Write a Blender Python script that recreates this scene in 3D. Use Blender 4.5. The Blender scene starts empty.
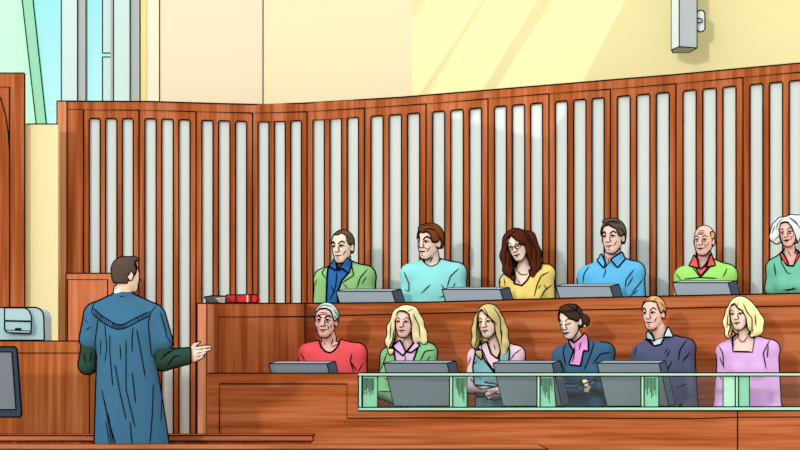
import bpy, bmesh, math, random
import numpy as np
from mathutils import Vector
from mathutils.bvhtree import BVHTree
random.seed(4)
F = 2200.0      # focal length in pixels of the 800x450 frame
H = 1.04        # eye height, level with the rail of the jury box
HY = 373.0      # picture row of the horizon
sc = bpy.context.scene
COL = sc.collection

# ------------------------------------------------------------------ materials
def lin(h):
    h = h.lstrip('#')
    o = []
    for i in (0, 2, 4):
        c = int(h[i:i+2], 16) / 255.0
        o.append(c / 12.92 if c <= 0.04045 else ((c + 0.055) / 1.055) ** 2.4)
    return (o[0], o[1], o[2], 1.0)
_M = {}
def mat(hexc, rough=0.9, var=0.04, scale=3.0, spec=0.0, name=None):
    key = (hexc, rough, var, scale, spec)
    if key in _M: return _M[key]
    m = bpy.data.materials.new(name or 'paint_' + hexc.strip('#')); m.use_nodes = True
    nt = m.node_tree; b = nt.nodes['Principled BSDF']
    b.inputs['Roughness'].default_value = rough
    b.inputs['Specular IOR Level'].default_value = spec
    tc = nt.nodes.new('ShaderNodeTexCoord'); n = nt.nodes.new('ShaderNodeTexNoise')
    n.inputs['Scale'].default_value = scale; n.inputs['Detail'].default_value = 2
    nt.links.new(tc.outputs['Object'], n.inputs['Vector'])
    r = nt.nodes.new('ShaderNodeValToRGB'); c = lin(hexc)
    r.color_ramp.elements[0].position = 0.3; r.color_ramp.elements[1].position = 0.7
    r.color_ramp.elements[0].color = tuple(x * (1 - var) for x in c[:3]) + (1,)
    r.color_ramp.elements[1].color = tuple(min(1, x * (1 + var)) for x in c[:3]) + (1,)
    nt.links.new(n.outputs['Fac'], r.inputs['Fac']); nt.links.new(r.outputs['Color'], b.inputs['Base Color'])
    _M[key] = m
    return m
def wood(name, base, dark, light, vertical=True, fine=1.0):
    m = bpy.data.materials.new(name); m.use_nodes = True
    nt = m.node_tree; b = nt.nodes['Principled BSDF']
    b.inputs['Roughness'].default_value = 0.85; b.inputs['Specular IOR Level'].default_value = 0.0
    tc = nt.nodes.new('ShaderNodeTexCoord')
    def noise(sx, sz, det):
        mp = nt.nodes.new('ShaderNodeMapping'); mp.inputs['Scale'].default_value = (sx, 1.0, sz)
        n = nt.nodes.new('ShaderNodeTexNoise'); n.inputs['Scale'].default_value = 1.0; n.inputs['Detail'].default_value = det
        n.inputs['Roughness'].default_value = 0.6
        nt.links.new(tc.outputs['Object'], mp.inputs['Vector']); nt.links.new(mp.outputs['Vector'], n.inputs['Vector'])
        return n
    if vertical: a = noise(34 * fine, 1.1, 4); c = noise(9, 0.6, 2)
    else: a = noise(1.3, 42 * fine, 4); c = noise(0.8, 10, 2)
    mix = nt.nodes.new('ShaderNodeMath'); mix.operation = 'ADD'
    s = nt.nodes.new('ShaderNodeMath'); s.operation = 'MULTIPLY'; s.inputs[1].default_value = 0.5
    nt.links.new(a.outputs['Fac'], mix.inputs[0]); nt.links.new(c.outputs['Fac'], mix.inputs[1]); nt.links.new(mix.outputs[0], s.inputs[0])
    r = nt.nodes.new('ShaderNodeValToRGB'); e = r.color_ramp.elements
    e[0].position = 0.40; e[0].color = lin(dark); e[1].position = 0.61; e[1].color = lin(light)
    k = e.new(0.5); k.color = lin(base)
    nt.links.new(s.outputs[0], r.inputs['Fac']); nt.links.new(r.outputs['Color'], b.inputs['Base Color'])
    return m
def glass_mat():
    m = bpy.data.materials.new('clear_glass'); m.use_nodes = True
    nt = m.node_tree; nt.nodes.clear()
    o = nt.nodes.new('ShaderNodeOutputMaterial'); t = nt.nodes.new('ShaderNodeBsdfTransparent')
    t.inputs['Color'].default_value = (0.97, 1.0, 0.985, 1)
    g = nt.nodes.new('ShaderNodeBsdfGlossy'); g.inputs['Roughness'].default_value = 0.05
    x = nt.nodes.new('ShaderNodeMixShader'); x.inputs[0].default_value = 0.02
    nt.links.new(t.outputs[0], x.inputs[1]); nt.links.new(g.outputs[0], x.inputs[2]); nt.links.new(x.outputs[0], o.inputs['Surface'])
    return m
INK = mat('#140d0a', var=0.0, name='black_ink')
W_WALL = wood('screen_wood_upright_grain', '#AE5E34', '#944A22', '#C27650')
W_END = wood('pale_wood_upright_grain', '#CC7A50', '#B8663C', '#DA8E66')
W_EDGE = wood('edge_wood_upright_grain', '#D98C62', '#C87A50', '#E59C74')
W_BOX = wood('jury_box_wood_level_grain', '#B46236', '#984C22', '#C6764C', vertical=False)
W_WING = wood('wing_wood_upright_grain', '#BA683A', '#9C5024', '#CA764A')
W_DESK = wood('desk_wood_upright_grain', '#B96836', '#A25428', '#CC7E50')
W_TOP = wood('table_wood_level_grain', '#C06E44', '#A85A30', '#D08258', vertical=False)
GLASS = glass_mat()

# ------------------------------------------------------------------ objects
def tag(o, label=None, cat=None, group=None, kind=None):
    if label: o['label'] = label
    if cat: o['category'] = cat
    if group: o['group'] = group
    if kind: o['kind'] = kind
    return o
def empty(name, loc=(0, 0, 0), rz=0.0, parent=None):
    o = bpy.data.objects.new(name, None); COL.objects.link(o)
    o.empty_display_size = 0.1
    o.location = loc; o.rotation_euler = (0, 0, rz)
    if parent: o.parent = parent
    return o
def P(px, py, D):
    return Vector(((px - 400.0) * D / F, D, H + (HY - py) * D / F))
def D_at(D, px): return D(px) if callable(D) else D

class MB:
    def __init__(s): s.v = []; s.f = []; s.m = []; s.mats = []
    def mi(s, m):
        if m not in s.mats: s.mats.append(m)
        return s.mats.index(m)
    def add(s, vs, fs, m):
        b = len(s.v); k = s.mi(m)
        s.v += [tuple(x) for x in vs]; s.f += [tuple(b + i for i in f) for f in fs]; s.m += [k] * len(fs)
    def prism(s, front, back, m):
        n = len(front)
        fs = [tuple(range(n)), tuple(range(2 * n - 1, n - 1, -1))]
        fs += [(i, i + n, (i + 1) % n + n, (i + 1) % n) for i in range(n)]
        s.add(list(front) + list(back), fs, m)
    def slab(s, poly, D, t, m, ink=True, r=0.62, edges=None):
        fr = [P(x, y, D_at(D, x)) for x, y in poly]
        bk = [p + Vector((0, t, 0)) for p in fr]
        s.prism(fr, bk, m)
        if ink:
            n = len(fr)
            for i in (range(n) if edges is None else edges):
                s.line([fr[i], fr[(i + 1) % n]], r)
    def rect(s, x0, y0, x1, y1, D, t, m, **k): s.slab([(x0, y0), (x1, y0), (x1, y1), (x0, y1)], D, t, m, **k)
    def line(s, pts, r=0.62, m=None, taper=False):     # r is in picture pixels at the line's own distance
        pts = [Vector(p) for p in pts]
        s.tube(pts, [r * p.y / F for p in pts], m or INK)
    def ink(s, pts, D, r=0.62):
        q = []
        for i, (x, y) in enumerate(pts): q.append(P(x, y, D_at(D, x) - 0.002))
        s.line(q, r)
    def tube(s, pts, rs, m, n=5):
        pts = [Vector(p) for p in pts]
        if len(pts) < 2: return
        b = len(s.v); k = s.mi(m); vs = []
        for i, p in enumerate(pts):
            a = pts[max(0, i - 1)]; c = pts[min(len(pts) - 1, i + 1)]
            t = (c - a)
            t = t.normalized() if t.length > 1e-9 else Vector((0, 0, 1))
            u = t.cross(Vector((0, 1, 0)))
            if u.length < 0.05: u = t.cross(Vector((1, 0, 0)))
            u.normalize(); w = t.cross(u)
            for j in range(n):
                an = 2 * math.pi * j / n
                vs.append(p + (u * math.cos(an) + w * math.sin(an)) * rs[i])
        s.v += [tuple(x) for x in vs]
        for i in range(len(pts) - 1):
            for j in range(n):
                s.f.append((b + i * n + j, b + i * n + (j + 1) % n, b + (i + 1) * n + (j + 1) % n, b + (i + 1) * n + j)); s.m.append(k)
        s.f.append(tuple(b + j for j in range(n))); s.m.append(k)
        e = b + (len(pts) - 1) * n
        s.f.append(tuple(e + j for j in range(n - 1, -1, -1))); s.m.append(k)
    def box(s, c, d, m, ink=0.0, M=None, facemats=None, skip=()):
        c = Vector(c); x, y, z = d[0] / 2, d[1] / 2, d[2] / 2
        vs = [Vector((i, j, k)) for i in (-x, x) for j in (-y, y) for k in (-z, z)]
        if M is not None: vs = [M @ v for v in vs]
        vs = [v + c for v in vs]
        fs = [(0, 1, 3, 2), (4, 6, 7, 5), (0, 4, 5, 1), (2, 3, 7, 6), (0, 2, 6, 4), (1, 5, 7, 3)]
        if facemats:
            for f, fm in zip(fs, facemats): s.add(vs, [f], fm)
        else: s.add(vs, fs, m)
        if ink:
            for a, b in ((0, 1), (2, 3), (4, 5), (6, 7), (0, 2), (1, 3), (4, 6), (5, 7), (0, 4), (1, 5), (2, 6), (3, 7)):
                s.tube([vs[a], vs[b]], [ink, ink], INK)
    def build(s, name, parent=None, origin=(0, 0, 0), smooth=False):
        me = bpy.data.meshes.new(name)
        o = Vector(origin)
        me.from_pydata([tuple(Vector(v) - o) for v in s.v], [], s.f)
        for m in s.mats: me.materials.append(m)
        me.polygons.foreach_set('material_index', s.m)
        if smooth: me.polygons.foreach_set('use_smooth', [True] * len(s.f))
        me.update()
        ob = bpy.data.objects.new(name, me); COL.objects.link(ob)
        if parent: ob.parent = parent
        else: ob.location = o
        return ob
def interp(tab):
    xs = [a for a, b in tab]; ys = [b for a, b in tab]
    def f(x):
        if x <= xs[0]: return ys[0]
        for i in range(len(xs) - 1):
            if x <= xs[i + 1]: return ys[i] + (ys[i + 1] - ys[i]) * (x - xs[i]) / (xs[i + 1] - xs[i])
        return ys[-1] + (ys[-1] - ys[-2]) * (x - xs[-1]) / (xs[-1] - xs[-2])
    return f
def foot(D, z=0.0): return HY + (H - z) * F / D     # picture row of height z at distance D

# ------------------------------------------------------------------ the setting
mb = MB(); fm = mat('#C9B79C', scale=1.5)
mb.box((0, 11.5, -0.05), (16, 23, 0.1), fm)
tag(mb.build('floor', origin=(0, 11.5, -0.05)), kind='structure')

wallD = interp([(40, 17.2), (265, 17.2), (330, 17.1), (400, 16.9), (560, 16.5), (800, 15.9), (860, 15.75)])
wallTop = interp([(40, 101), (150, 101.5), (220, 103.6), (265, 104.6), (307, 103), (364, 99.5), (400, 97.3), (450, 93.2), (549, 85), (676, 74.5), (743, 68.2), (800, 63), (860, 57.5)])
lineTop = lambda x: wallTop(x) + (8.7 if x < 600 else 9.2)
slotTop = lambda x: wallTop(x) + 17.2

wb = empty('wall_back', (0, 17.2, 0)); wb['kind'] = 'structure'
def wbuild(m, name):
    o = m.build(name, origin=wb.location); o.location = (0, 0, 0); o.parent = wb; return o
bays = [83.5, 139, 196, 252.5, 307, 364.5, 426, 488, 549, 610.5, 676, 743, 809, 860]
PALE = mat('#DCE6E2', var=0.02, scale=2)
for i in range(len(bays) - 1):
    b0, b1 = bays[i], bays[i + 1]; w = b1 - b0
    if i == 12: sl = [(.2, .8)]
    else: sl = [(.105, .30), (.40, .60), (.70, .895)]
    sl = [(b0 + a * w, b0 + b * w) for a, b in sl]
    m = MB()
    bot = lambda x: foot(wallD(x))
    xs = [b0] + [v for s_ in sl for v in s_] + [b1]
    for a, b in zip(xs[0::2], xs[1::2]):
        m.slab([(a, slotTop(a)), (b, slotTop(b)), (b, bot(b)), (a, bot(a))], wallD, 0.05, W_WALL, ink=False)
    m.slab([(b0, lineTop(b0)), (b1, lineTop(b1)), (b1, slotTop(b1)), (b0, slotTop(b0))], wallD, 0.05, W_WALL, ink=False)
    m.ink([(b0, bot(b0)), (b0, lineTop(b0)), (b1, lineTop(b1))], wallD, 0.66)
    for a, b in sl:
        m.ink([(a, bot(a)), (a, slotTop(a) + 1.5), (a + 1, slotTop(a)), (b - 1, slotTop(b)), (b, slotTop(b) + 1.5), (b, bot(b))], wallD, 0.75)
    wbuild(m, 'wall_bay')
    for a, b in sl:
        m = MB()
        g = lambda x: wallD(x) + 0.02
        m.slab([(a - .8, slotTop(a) - 1), (b + .8, slotTop(b) - 1), (b + .8, bot(b)), (a - .8, bot(a))], g, 0.02, PALE, ink=False)
        wbuild(m, 'pale_inset_strip')
m = MB()
hx = [67] + bays
for a, b in zip(hx, hx[1:]):
    m.slab([(a, wallTop(a)), (b, wallTop(b)), (b, lineTop(b)), (a, lineTop(a))], lambda x: wallD(x) - 0.0, 0.07, W_WALL, ink=False)
m.ink([(x, wallTop(x)) for x in [67] + bays + [265, 330, 400, 450]].copy() and [(x, wallTop(x)) for x in sorted([67] + bays + [150, 220, 265, 330, 400, 450])], wallD, 0.7)
wbuild(m, 'top_rail')
m = MB()
m.rect(67, wallTop(67) + 8, 83.5, foot(17.2), 17.2, 0.06, W_WALL, ink=False)
m.ink([(67, 101), (67, foot(17.2))], 17.2)
m.slab([(57, 101), (67, 101), (67, foot(17.2)), (57, foot(17.2))], lambda x: 17.2 + (67 - x) * 0.004, 0.3, W_EDGE, ink=True, edges=[0, 3])
wbuild(m, 'end_post')

CREAM = mat('#F0E2C2', var=0.0); CREAM2 = mat('#F4EEDA', var=0.0); YEL = mat('#EAE1A8', var=0.0); YSTR = mat('#F0DE98', var=0.0)
m = MB(); uD = 18.0
top = -260
m.rect(159.5, top, 263, foot(uD), uD, 0.1, CREAM, ink=False)
m.ink([(159.5, top), (159.5, 110)], uD, .6); m.ink([(263, top), (263, 110)], uD, .55)
m.slab([(263, top), (412, top), (412, foot(uD)), (263, foot(uD))], lambda x: uD - (x - 263) * 0.003, 0.1, mat('#F0E3BC', var=0), ink=False)
m.slab([(412, top), (870, top), (870, foot(uD)), (412, foot(uD))], lambda x: uD - .447 - (x - 412) * 0.0021, 0.1, YEL, ink=False)
tag(m.build('wall_rear_upper', origin=(0, uD, 0)), kind='structure')
m = MB(); m.rect(147, top, 159.5, foot(18.1), 18.1, 0.1, CREAM2, ink=False); m.rect(140, top, 147, foot(18.1), 18.1, 0.1, YSTR, ink=False)
m.ink([(140.2, top), (140.2, 110)], 18.0, .6)
tag(m.build('trim_1', origin=(0, 18.1, 0)), kind='structure')
m = MB(); m.rect(-60, 124, 58, foot(16.95), 16.95, 0.1, mat('#EFE4AE', var=0.0), ink=True, edges=[0])
tag(m.build('wall_left_low', origin=(0, 16.95, 0)), kind='structure')
# window behind the screen
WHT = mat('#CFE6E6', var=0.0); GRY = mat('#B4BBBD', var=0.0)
win = empty('window_1', (0, 19.3, 0)); win['kind'] = 'structure'
def winb(m, name):
    o = m.build(name, origin=win.location); o.location = (0, 0, 0); o.parent = win; return o
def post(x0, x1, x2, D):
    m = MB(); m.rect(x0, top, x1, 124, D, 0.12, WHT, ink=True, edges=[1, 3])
    m.rect(x1, top, x2, 124, D + .01, 0.12, GRY, ink=True, edges=[1]); winb(m, 'window_post')  # grey strip: the post's shaded side, put in as colour
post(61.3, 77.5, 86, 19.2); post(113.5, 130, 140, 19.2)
m = MB(); m.rect(102.5, top, 112.6, 53, 19.25, 0.06, WHT, ink=True, r=.6, edges=[1, 2, 3]); m.rect(102.5, 57, 112.6, 124, 19.25, 0.06, WHT, ink=True, edges=[0, 1, 3])
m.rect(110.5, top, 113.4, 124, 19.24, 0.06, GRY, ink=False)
winb(m, 'window_mullion')
m = MB(); m.slab([(22.5 - 12.1 * 2.6, top * 1.0), (33 - 11.1 * 2.6, top), (46.5, 124), (36.2, 124)], 19.3, 0.08, mat('#9AD9BC', var=0.0), ink=False)
k = 124.0 / 124.0
m = MB(); sx0 = 22.0 - (260 * 14 / 124.0); sx1 = 33.0 - (260 * 13.3 / 124.0)
m.slab([(sx0, -260), (sx1, -260), (46.3, 124), (36.2, 124)], 19.3, 0.08, mat('#9AD9BC', var=0.0), ink=True, edges=[1, 3])
winb(m, 'slanted_brace')
m = MB(); m.slab([(-60, -260), (sx0 + 2, -260), (38, 124), (-60, 124)], 19.34, 0.02, mat('#C4FADC', var=0.0), ink=False); winb(m, 'frosted_pane')
m = MB(); m.rect(-60, top, 140, 124, 19.42, 0.01, GLASS, ink=False); winb(m, 'clear_pane')

# ------------------------------------------------------------------ furniture on the left
def obj1(m, name, label, cat, origin, kind=None, group=None):
    return tag(m.build(name, origin=origin), label, cat, group, kind)
deskTopZ = P(0, 341, 14.6).z
m = MB(); D = 16.88
fy = foot(D)
m.rect(-60, 73, 24.5, fy, D, 0.05, W_WALL, ink=True, edges=[0, 1])
m.ink([(-60, 87), (9.5, 87), (9.5, 345)], D - .003, .62)
m.ink([(0, 97), (3, 106), (6, 118), (8, 132), (9.3, 150)], D - .003, .55)
obj1(m, 'tall_cabinet', 'tall red-brown wooden panel cabinet with an arched line, behind the printer', 'cabinet', (P(-17, fy, D + .06)[0], D + .06, 0))
m = MB(); D = 14.6; fy = foot(D)
m.rect(-60, 341, 128, fy, D, 0.6, W_DESK, ink=True, edges=[0, 1])
m.ink([(-60, 353), (89.5, 353), (89.5, fy)], D)
desk = obj1(m, 'clerk_desk', 'long wooden desk front with the pale blue printer on top, left of the robed lawyer', 'desk', (P(30, fy, D + .3)[0], D + .3, 0))
m = MB(); D = 16.95; fy = foot(D)
m.rect(66, 273.3, 128, fy, D, 0.06, W_END, ink=True, edges=[0, 1, 3])
m.ink([(67.5, 341), (67.5, 279.5), (107.6, 279.5), (107.6, 345)], D)
obj1(m, 'low_partition', 'low framed wooden partition behind the lawyer, in front of the end of the slatted screen', 'partition', (P(97, fy, D)[0], D, 0))
# printer
pr = empty('printer', P(12, 341, 14.8)); pr.location.z = deskTopZ + .006
tag(pr, 'pale blue printer with rounded top corner standing on the desk at left', 'printer')
def pbuild(m, name, parent, base):
    o = m.build(name, origin=base); o.location = (0, 0, 0); o.parent = parent; return o
PB = mat('#B5D6DC', var=.01, spec=.0); PB2 = mat('#A9CDD5', var=.01)
m = MB()
body = [(-24, 340.2), (-24, 307.5), (36, 307.5), (40, 309), (42.6, 312), (43.8, 317), (44.3, 340.2)]
m.slab(body, 14.65, 0.32, PB, ink=True, r=.8)
pbuild(m, 'body', pr, pr.location)
m = MB(); m.slab([(4.5, 307.8), (25, 308), (29, 310.5), (31.3, 316), (31.5, 321), (4.5, 320.5)], 14.62, 0.03, PB, ink=True, r=.7); pbuild(m, 'lid', pr, pr.location)
m = MB(); m.slab([(4.5, 321), (31.3, 321.6), (31.2, 330), (30.5, 333.5), (7, 332.6), (4.7, 330)], 14.6, 0.05, PB2, ink=True, r=.8)
m.rect(15, 328, 21.5, 330, 14.598, 0.01, INK, ink=False); m.ink([(5, 330), (30.5, 331)], 14.6, .4)
pbuild(m, 'paper_tray', pr, pr.location)
# step / bench and the table in front
def top_table(name, x0, x1, Db, Df, yb, th, label, cat, W, leg=True):
    z = P(0, yb, Db).z
    m = MB()
    xa, xb = (x0 - 400) * Db / F, (x1 - 400) * Db / F
    vs = [Vector((xa, Df, z)), Vector((xb, Df, z)), Vector((xb, Db, z)), Vector((xa, Db, z))]
    m.prism(vs, [v - Vector((0, 0, th)) for v in vs], W)
    r = .62 * Df / F
    for a, b in ((0, 1), (1, 2), (2, 3)): m.tube([vs[a], vs[b]], [r, r], INK)
    lo = [v - Vector((0, 0, th)) for v in vs]
    m.tube([lo[0], lo[1]], [r, r], INK); m.tube([lo[1], vs[1]], [r, r], INK)
    return m, xa, xb, z, Df, Db
m, xa, xb, z, Df, Db = top_table('a', -60, 315, 13.9, 13.58, 434, .035, '', '', W_TOP)
zA = z
m.prism([Vector((xa, Df + .02, z - .035)), Vector((xb - .02, Df + .02, z - .035)), Vector((xb - .02, Df + .02, 0)), Vector((xa, Df + .02, 0))],
        [Vector((xa, Db - .02, z - .035)), Vector((xb - .02, Db - .02, z - .035)), Vector((xb - .02, Db - .02, 0)), Vector((xa, Db - .02, 0))], W_WALL)
obj1(m, 'low_counter', 'narrow wooden counter running behind the lawyer at robe hem height', 'counter', ((xa + xb) / 2, (Df + Db) / 2, 0))
m, xa, xb, z, Df, Db = top_table('b', -60, 538, 12.85, 12.0, 444.3, .04, '', '', W_TOP)
m.prism([Vector((xa, Df + .03, z - .04)), Vector((xb - .03, Df + .03, z - .04)), Vector((xb - .03, Df + .03, 0)), Vector((xa, Df + .03, 0))],
        [Vector((xa, Db - .03, z - .04)), Vector((xb - .03, Db - .03, z - .04)), Vector((xb - .03, Db - .03, 0)), Vector((xa, Db - .03, 0))], W_BOX)
obj1(m, 'bar_table', 'long orange-brown wooden tabletop along the bottom edge in front of the lawyer', 'table', ((xa + xb) / 2, (Df + Db) / 2, 0))
# monitor bottom left
mo = empty('monitor', Vector(P(4, 434, 13.74))); mo.location.z = zA + .006
tag(mo, 'dark-framed computer screen facing the camera at the left edge, beside the desk', 'monitor')
m = MB(); DK = mat('#3B4A5C', var=.01); SCR = mat('#7C858C', var=.01); MG = mat('#77828B', var=.01)
m.slab([(-75, 347), (15, 346.8), (16.8, 349), (21.5, 414), (20.5, 417), (-72, 417)], 13.7, 0.05, DK, ink=True, r=.8)
pbuild(m, 'casing', mo, mo.location)
m = MB(); m.slab([(-72, 352), (11.7, 352), (15.8, 409.5), (-70, 409.5)], 13.696, 0.004, SCR, ink=True, r=.6); pbuild(m, 'screen', mo, mo.location)
m = MB(); c = P(-28, 417, 13.75); m.box((c.x, 13.75, (c.z + zA) / 2 + .015), (.08, .03, c.z - zA + .01), DK); m.box((c.x, 13.745, zA + .014), (.26, .2, .016), DK); pbuild(m, 'stand', mo, mo.location)

# ------------------------------------------------------------------ jury box
boxD = interp([(190, 15.9), (305, 15.9), (560, 15.35), (800, 14.75), (860, 14.6)])      # front of the upper tier
railD = interp([(190, 14.45), (358, 14.3), (800, 13.6), (860, 13.5)])                    # front of the lower tier
upTop = interp([(190, 303.3), (305, 303.3), (420, 302.4), (560, 298.3), (800, 293.2), (860, 291.8)])
upLine = interp([(305, 316.4), (560, 310.3), (800, 305.8), (860, 304.7)])
jb = empty('jury_box', (0.6, 14.8, 0))
tag(jb, 'two-tier orange-brown wooden jury box enclosing both rows of seated people', 'jury box')
def jbuild(m, name, parent=None):
    o = m.build(name, origin=jb.location); o.location = (0, 0, 0); o.parent = parent or jb; return o
m = MB()
xs = [305, 360, 430, 500, 560, 640, 720, 800, 860]
for a, b in zip(xs, xs[1:]):
    m.slab([(a, upTop(a)), (b, upTop(b)), (b, foot(boxD(b))), (a, foot(boxD(a)))], boxD, 0.05, W_BOX, ink=False)
m.ink([(x, upTop(x)) for x in xs], boxD, .7); m.ink([(x, upLine(x)) for x in xs], boxD, .6)
m.ink([(305, 303), (305, 373)], lambda x: 15.8, .6)
jbuild(m, 'upper_front')
m = MB()      # shelf behind the upper front
for a, b in zip(xs, xs[1:]):
    A = P(a, upTop(a) + 5, boxD(a) + .05); B = P(b, upTop(b) + 5, boxD(b) + .05)
    q = [A, B, B + Vector((0, .3, 0)), A + Vector((0, .3, 0))]
    m.prism(q, [v - Vector((0, 0, .02)) for v in q], W_BOX)
jbuild(m, 'upper_shelf')
shelfZ_up = lambda px: P(px, upTop(px) + 5, boxD(px) + .05).z
m = MB()
wingD = lambda x: 14.95 + (x - 206) * .0076
m.slab([(205.5, 303.3), (305, 303.3), (305, 520), (205.5, 524)], wingD, 0.75, W_WING, ink=True, edges=[0])
m.ink([(218, 373), (218, 317), (305, 316.6)], wingD, .62)
m.ink([(305, 303), (305, 373)], wingD, .62)
wing = jbuild(m, 'side_wing')
m = MB()
m.rect(197, 303.3, 206.8, foot(14.45), 14.45, 1.2, W_EDGE, ink=True, edges=[0, 1, 3])
jbuild(m, 'corner_post')
m = MB()
m.slab([(206.8, 373.2), (358, 373.2), (358, foot(14.3)), (206.8, foot(14.45))], railD, 0.06, W_BOX, ink=True, edges=[0])
rx = [358, 450, 560, 650, 737, 800, 860]
for a, b in zip(rx, rx[1:]):
    m.slab([(a, 410.8), (b, 410.8), (b, foot(railD(b))), (a, foot(railD(a)))], railD, 0.06, W_BOX, ink=False)
m.ink([(x, 410.8) for x in rx], railD, .7)
m.ink([(219.5, 434), (219.5, 383.8), (347, 384), (347, 418.2), (420, 418), (560, 418), (690, 418.6)], railD, .62)
m.ink([(690, 418.8), (737, 417.2), (800, 417), (860, 417)], railD, .55)
m.ink([(737.5, 411), (737.5, foot(railD(737)))], railD, .62)
jbuild(m, 'lower_front')
m = MB()
sx_ = [207, 358, 560, 737, 860]
for a, b in zip(sx_, sx_[1:]):
    A = P(a, 413.5, railD(a) + .06); B = P(b, 413.5, railD(b) + .06); A.z = B.z = 0.76
    q = [A, B, B + Vector((0, .22, 0)), A + Vector((0, .22, 0))]
    m.prism(q, [v - Vector((0, 0, .02)) for v in q], W_BOX)
jbuild(m, 'lower_shelf')
# glass balustrade on the lower front
MINT = mat('#B9F0D3', var=.0); MINT2 = mat('#8FD9B4', var=.0)
m = MB()
m.slab([(358.5, 372.8), (860, 372.8), (860, 376), (358.5, 376)], railD, .04, MINT, ink=True, edges=[0, 2])
m.slab([(358.5, 407.4), (860, 406.6), (860, 410.4), (358.5, 410.6)], railD, .04, MINT, ink=True, edges=[0, 2])
for a, b in ((358.5, 361.8), (449.6, 452.6), (537, 540), (641, 644), (735.4, 738.4)):
    m.rect(a, 375.6, b, 407.8, lambda x: railD(x) - .002, .035, MINT, ink=True, edges=[1, 3])
fr = jbuild(m, 'glass_rail_frame')
for a, b in ((361.8, 449.6), (452.6, 537), (540, 641), (644, 735.4), (738.4, 860)):
    m = MB(); m.rect(a, 375.8, b, 407.6, lambda x: railD(x) + .014, .008, GLASS, ink=False); jbuild(m, 'glass_pane', fr)
def strip(poly, mt, hatch, lines=()):  # reflections on the panes, put in as opaque mint strips
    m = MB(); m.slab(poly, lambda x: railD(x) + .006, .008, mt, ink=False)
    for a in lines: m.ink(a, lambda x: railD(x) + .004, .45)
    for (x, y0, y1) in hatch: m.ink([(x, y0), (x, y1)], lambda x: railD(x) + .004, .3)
    jbuild(m, 'reflection_strip', fr)
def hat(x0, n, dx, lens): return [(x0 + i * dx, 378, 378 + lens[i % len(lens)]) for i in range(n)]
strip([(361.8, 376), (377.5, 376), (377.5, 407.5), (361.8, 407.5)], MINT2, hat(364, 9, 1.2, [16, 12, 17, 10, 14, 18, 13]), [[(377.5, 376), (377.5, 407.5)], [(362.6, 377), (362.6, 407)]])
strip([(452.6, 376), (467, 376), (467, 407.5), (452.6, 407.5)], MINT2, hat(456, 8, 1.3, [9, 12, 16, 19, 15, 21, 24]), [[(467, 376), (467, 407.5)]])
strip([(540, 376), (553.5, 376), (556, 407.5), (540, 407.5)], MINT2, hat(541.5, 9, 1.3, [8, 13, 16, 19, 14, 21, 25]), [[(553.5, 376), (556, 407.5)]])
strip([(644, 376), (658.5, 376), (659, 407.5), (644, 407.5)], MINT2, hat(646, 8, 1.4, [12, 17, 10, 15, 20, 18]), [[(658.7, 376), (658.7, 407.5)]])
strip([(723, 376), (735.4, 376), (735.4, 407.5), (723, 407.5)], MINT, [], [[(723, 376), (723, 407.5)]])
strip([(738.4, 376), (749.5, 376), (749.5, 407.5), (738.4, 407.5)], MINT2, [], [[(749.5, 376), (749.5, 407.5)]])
# platforms and benches for the two rows
frontD = lambda px: boxD(px) - 0.55
backD = lambda px: wallD(px) - 0.62
SEAT_F, SEAT_B = 0.60, 1.13
m = MB()
px_ = [225, 350, 460, 560, 680, 800, 845]
for a, b in zip(px_, px_[1:]):
    for D0, D1, z0, z1 in ((0.12, .14 - .0, 0, .18),):
        A = P(a, 400, railD(a) + .08); B = P(b, 400, railD(b) + .08); C = P(b, 400, boxD(b) - .02); E = P(a, 400, boxD(a) - .02)
        q = [Vector((v.x, v.y, .17)) for v in (A, B, C, E)]
        m.prism(q, [Vector((v.x, v.y, 0)) for v in q], W_BOX)
    if b > 300:
        a2 = max(a, 306)
        A = P(a2, 400, boxD(a2) + .06); B = P(b, 400, boxD(b) + .06); C = P(b, 400, wallD(b) - .02); E = P(a2, 400, wallD(a2) - .02)
        q = [Vector((v.x, v.y, .70)) for v in (A, B, C, E)]
        m.prism(q, [Vector((v.x, v.y, 0)) for v in q], W_BOX)
jbuild(m, 'platform')
for nm, Df_, z in (('front', frontD, SEAT_F), ('back', backD, SEAT_B)):
    m = MB(); fl = .17 if nm == 'front' else .70
    lim = [250, 350, 460, 560, 680, 800, 840] if nm == 'front' else [312, 400, 460, 560, 680, 800, 840]
    for a, b in zip(lim, lim[1:]):
        A = P(a, 400, Df_(a) - .16); B = P(b, 400, Df_(b) - .16); C = P(b, 400, Df_(b) + .2); E = P(a, 400, Df_(a) + .2)
        q = [Vector((v.x, v.y, z)) for v in (A, B, C, E)]
        m.prism(q, [v - Vector((0, 0, .06)) for v in q], W_BOX)
        q = [Vector((v.x, v.y + (.1 if v in (A, B) else 0), z - .06)) for v in (A, B, C, E)]
        m.prism(q, [Vector((v.x, v.y, fl)) for v in q], W_BOX)
    jbuild(m, 'bench')

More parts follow.
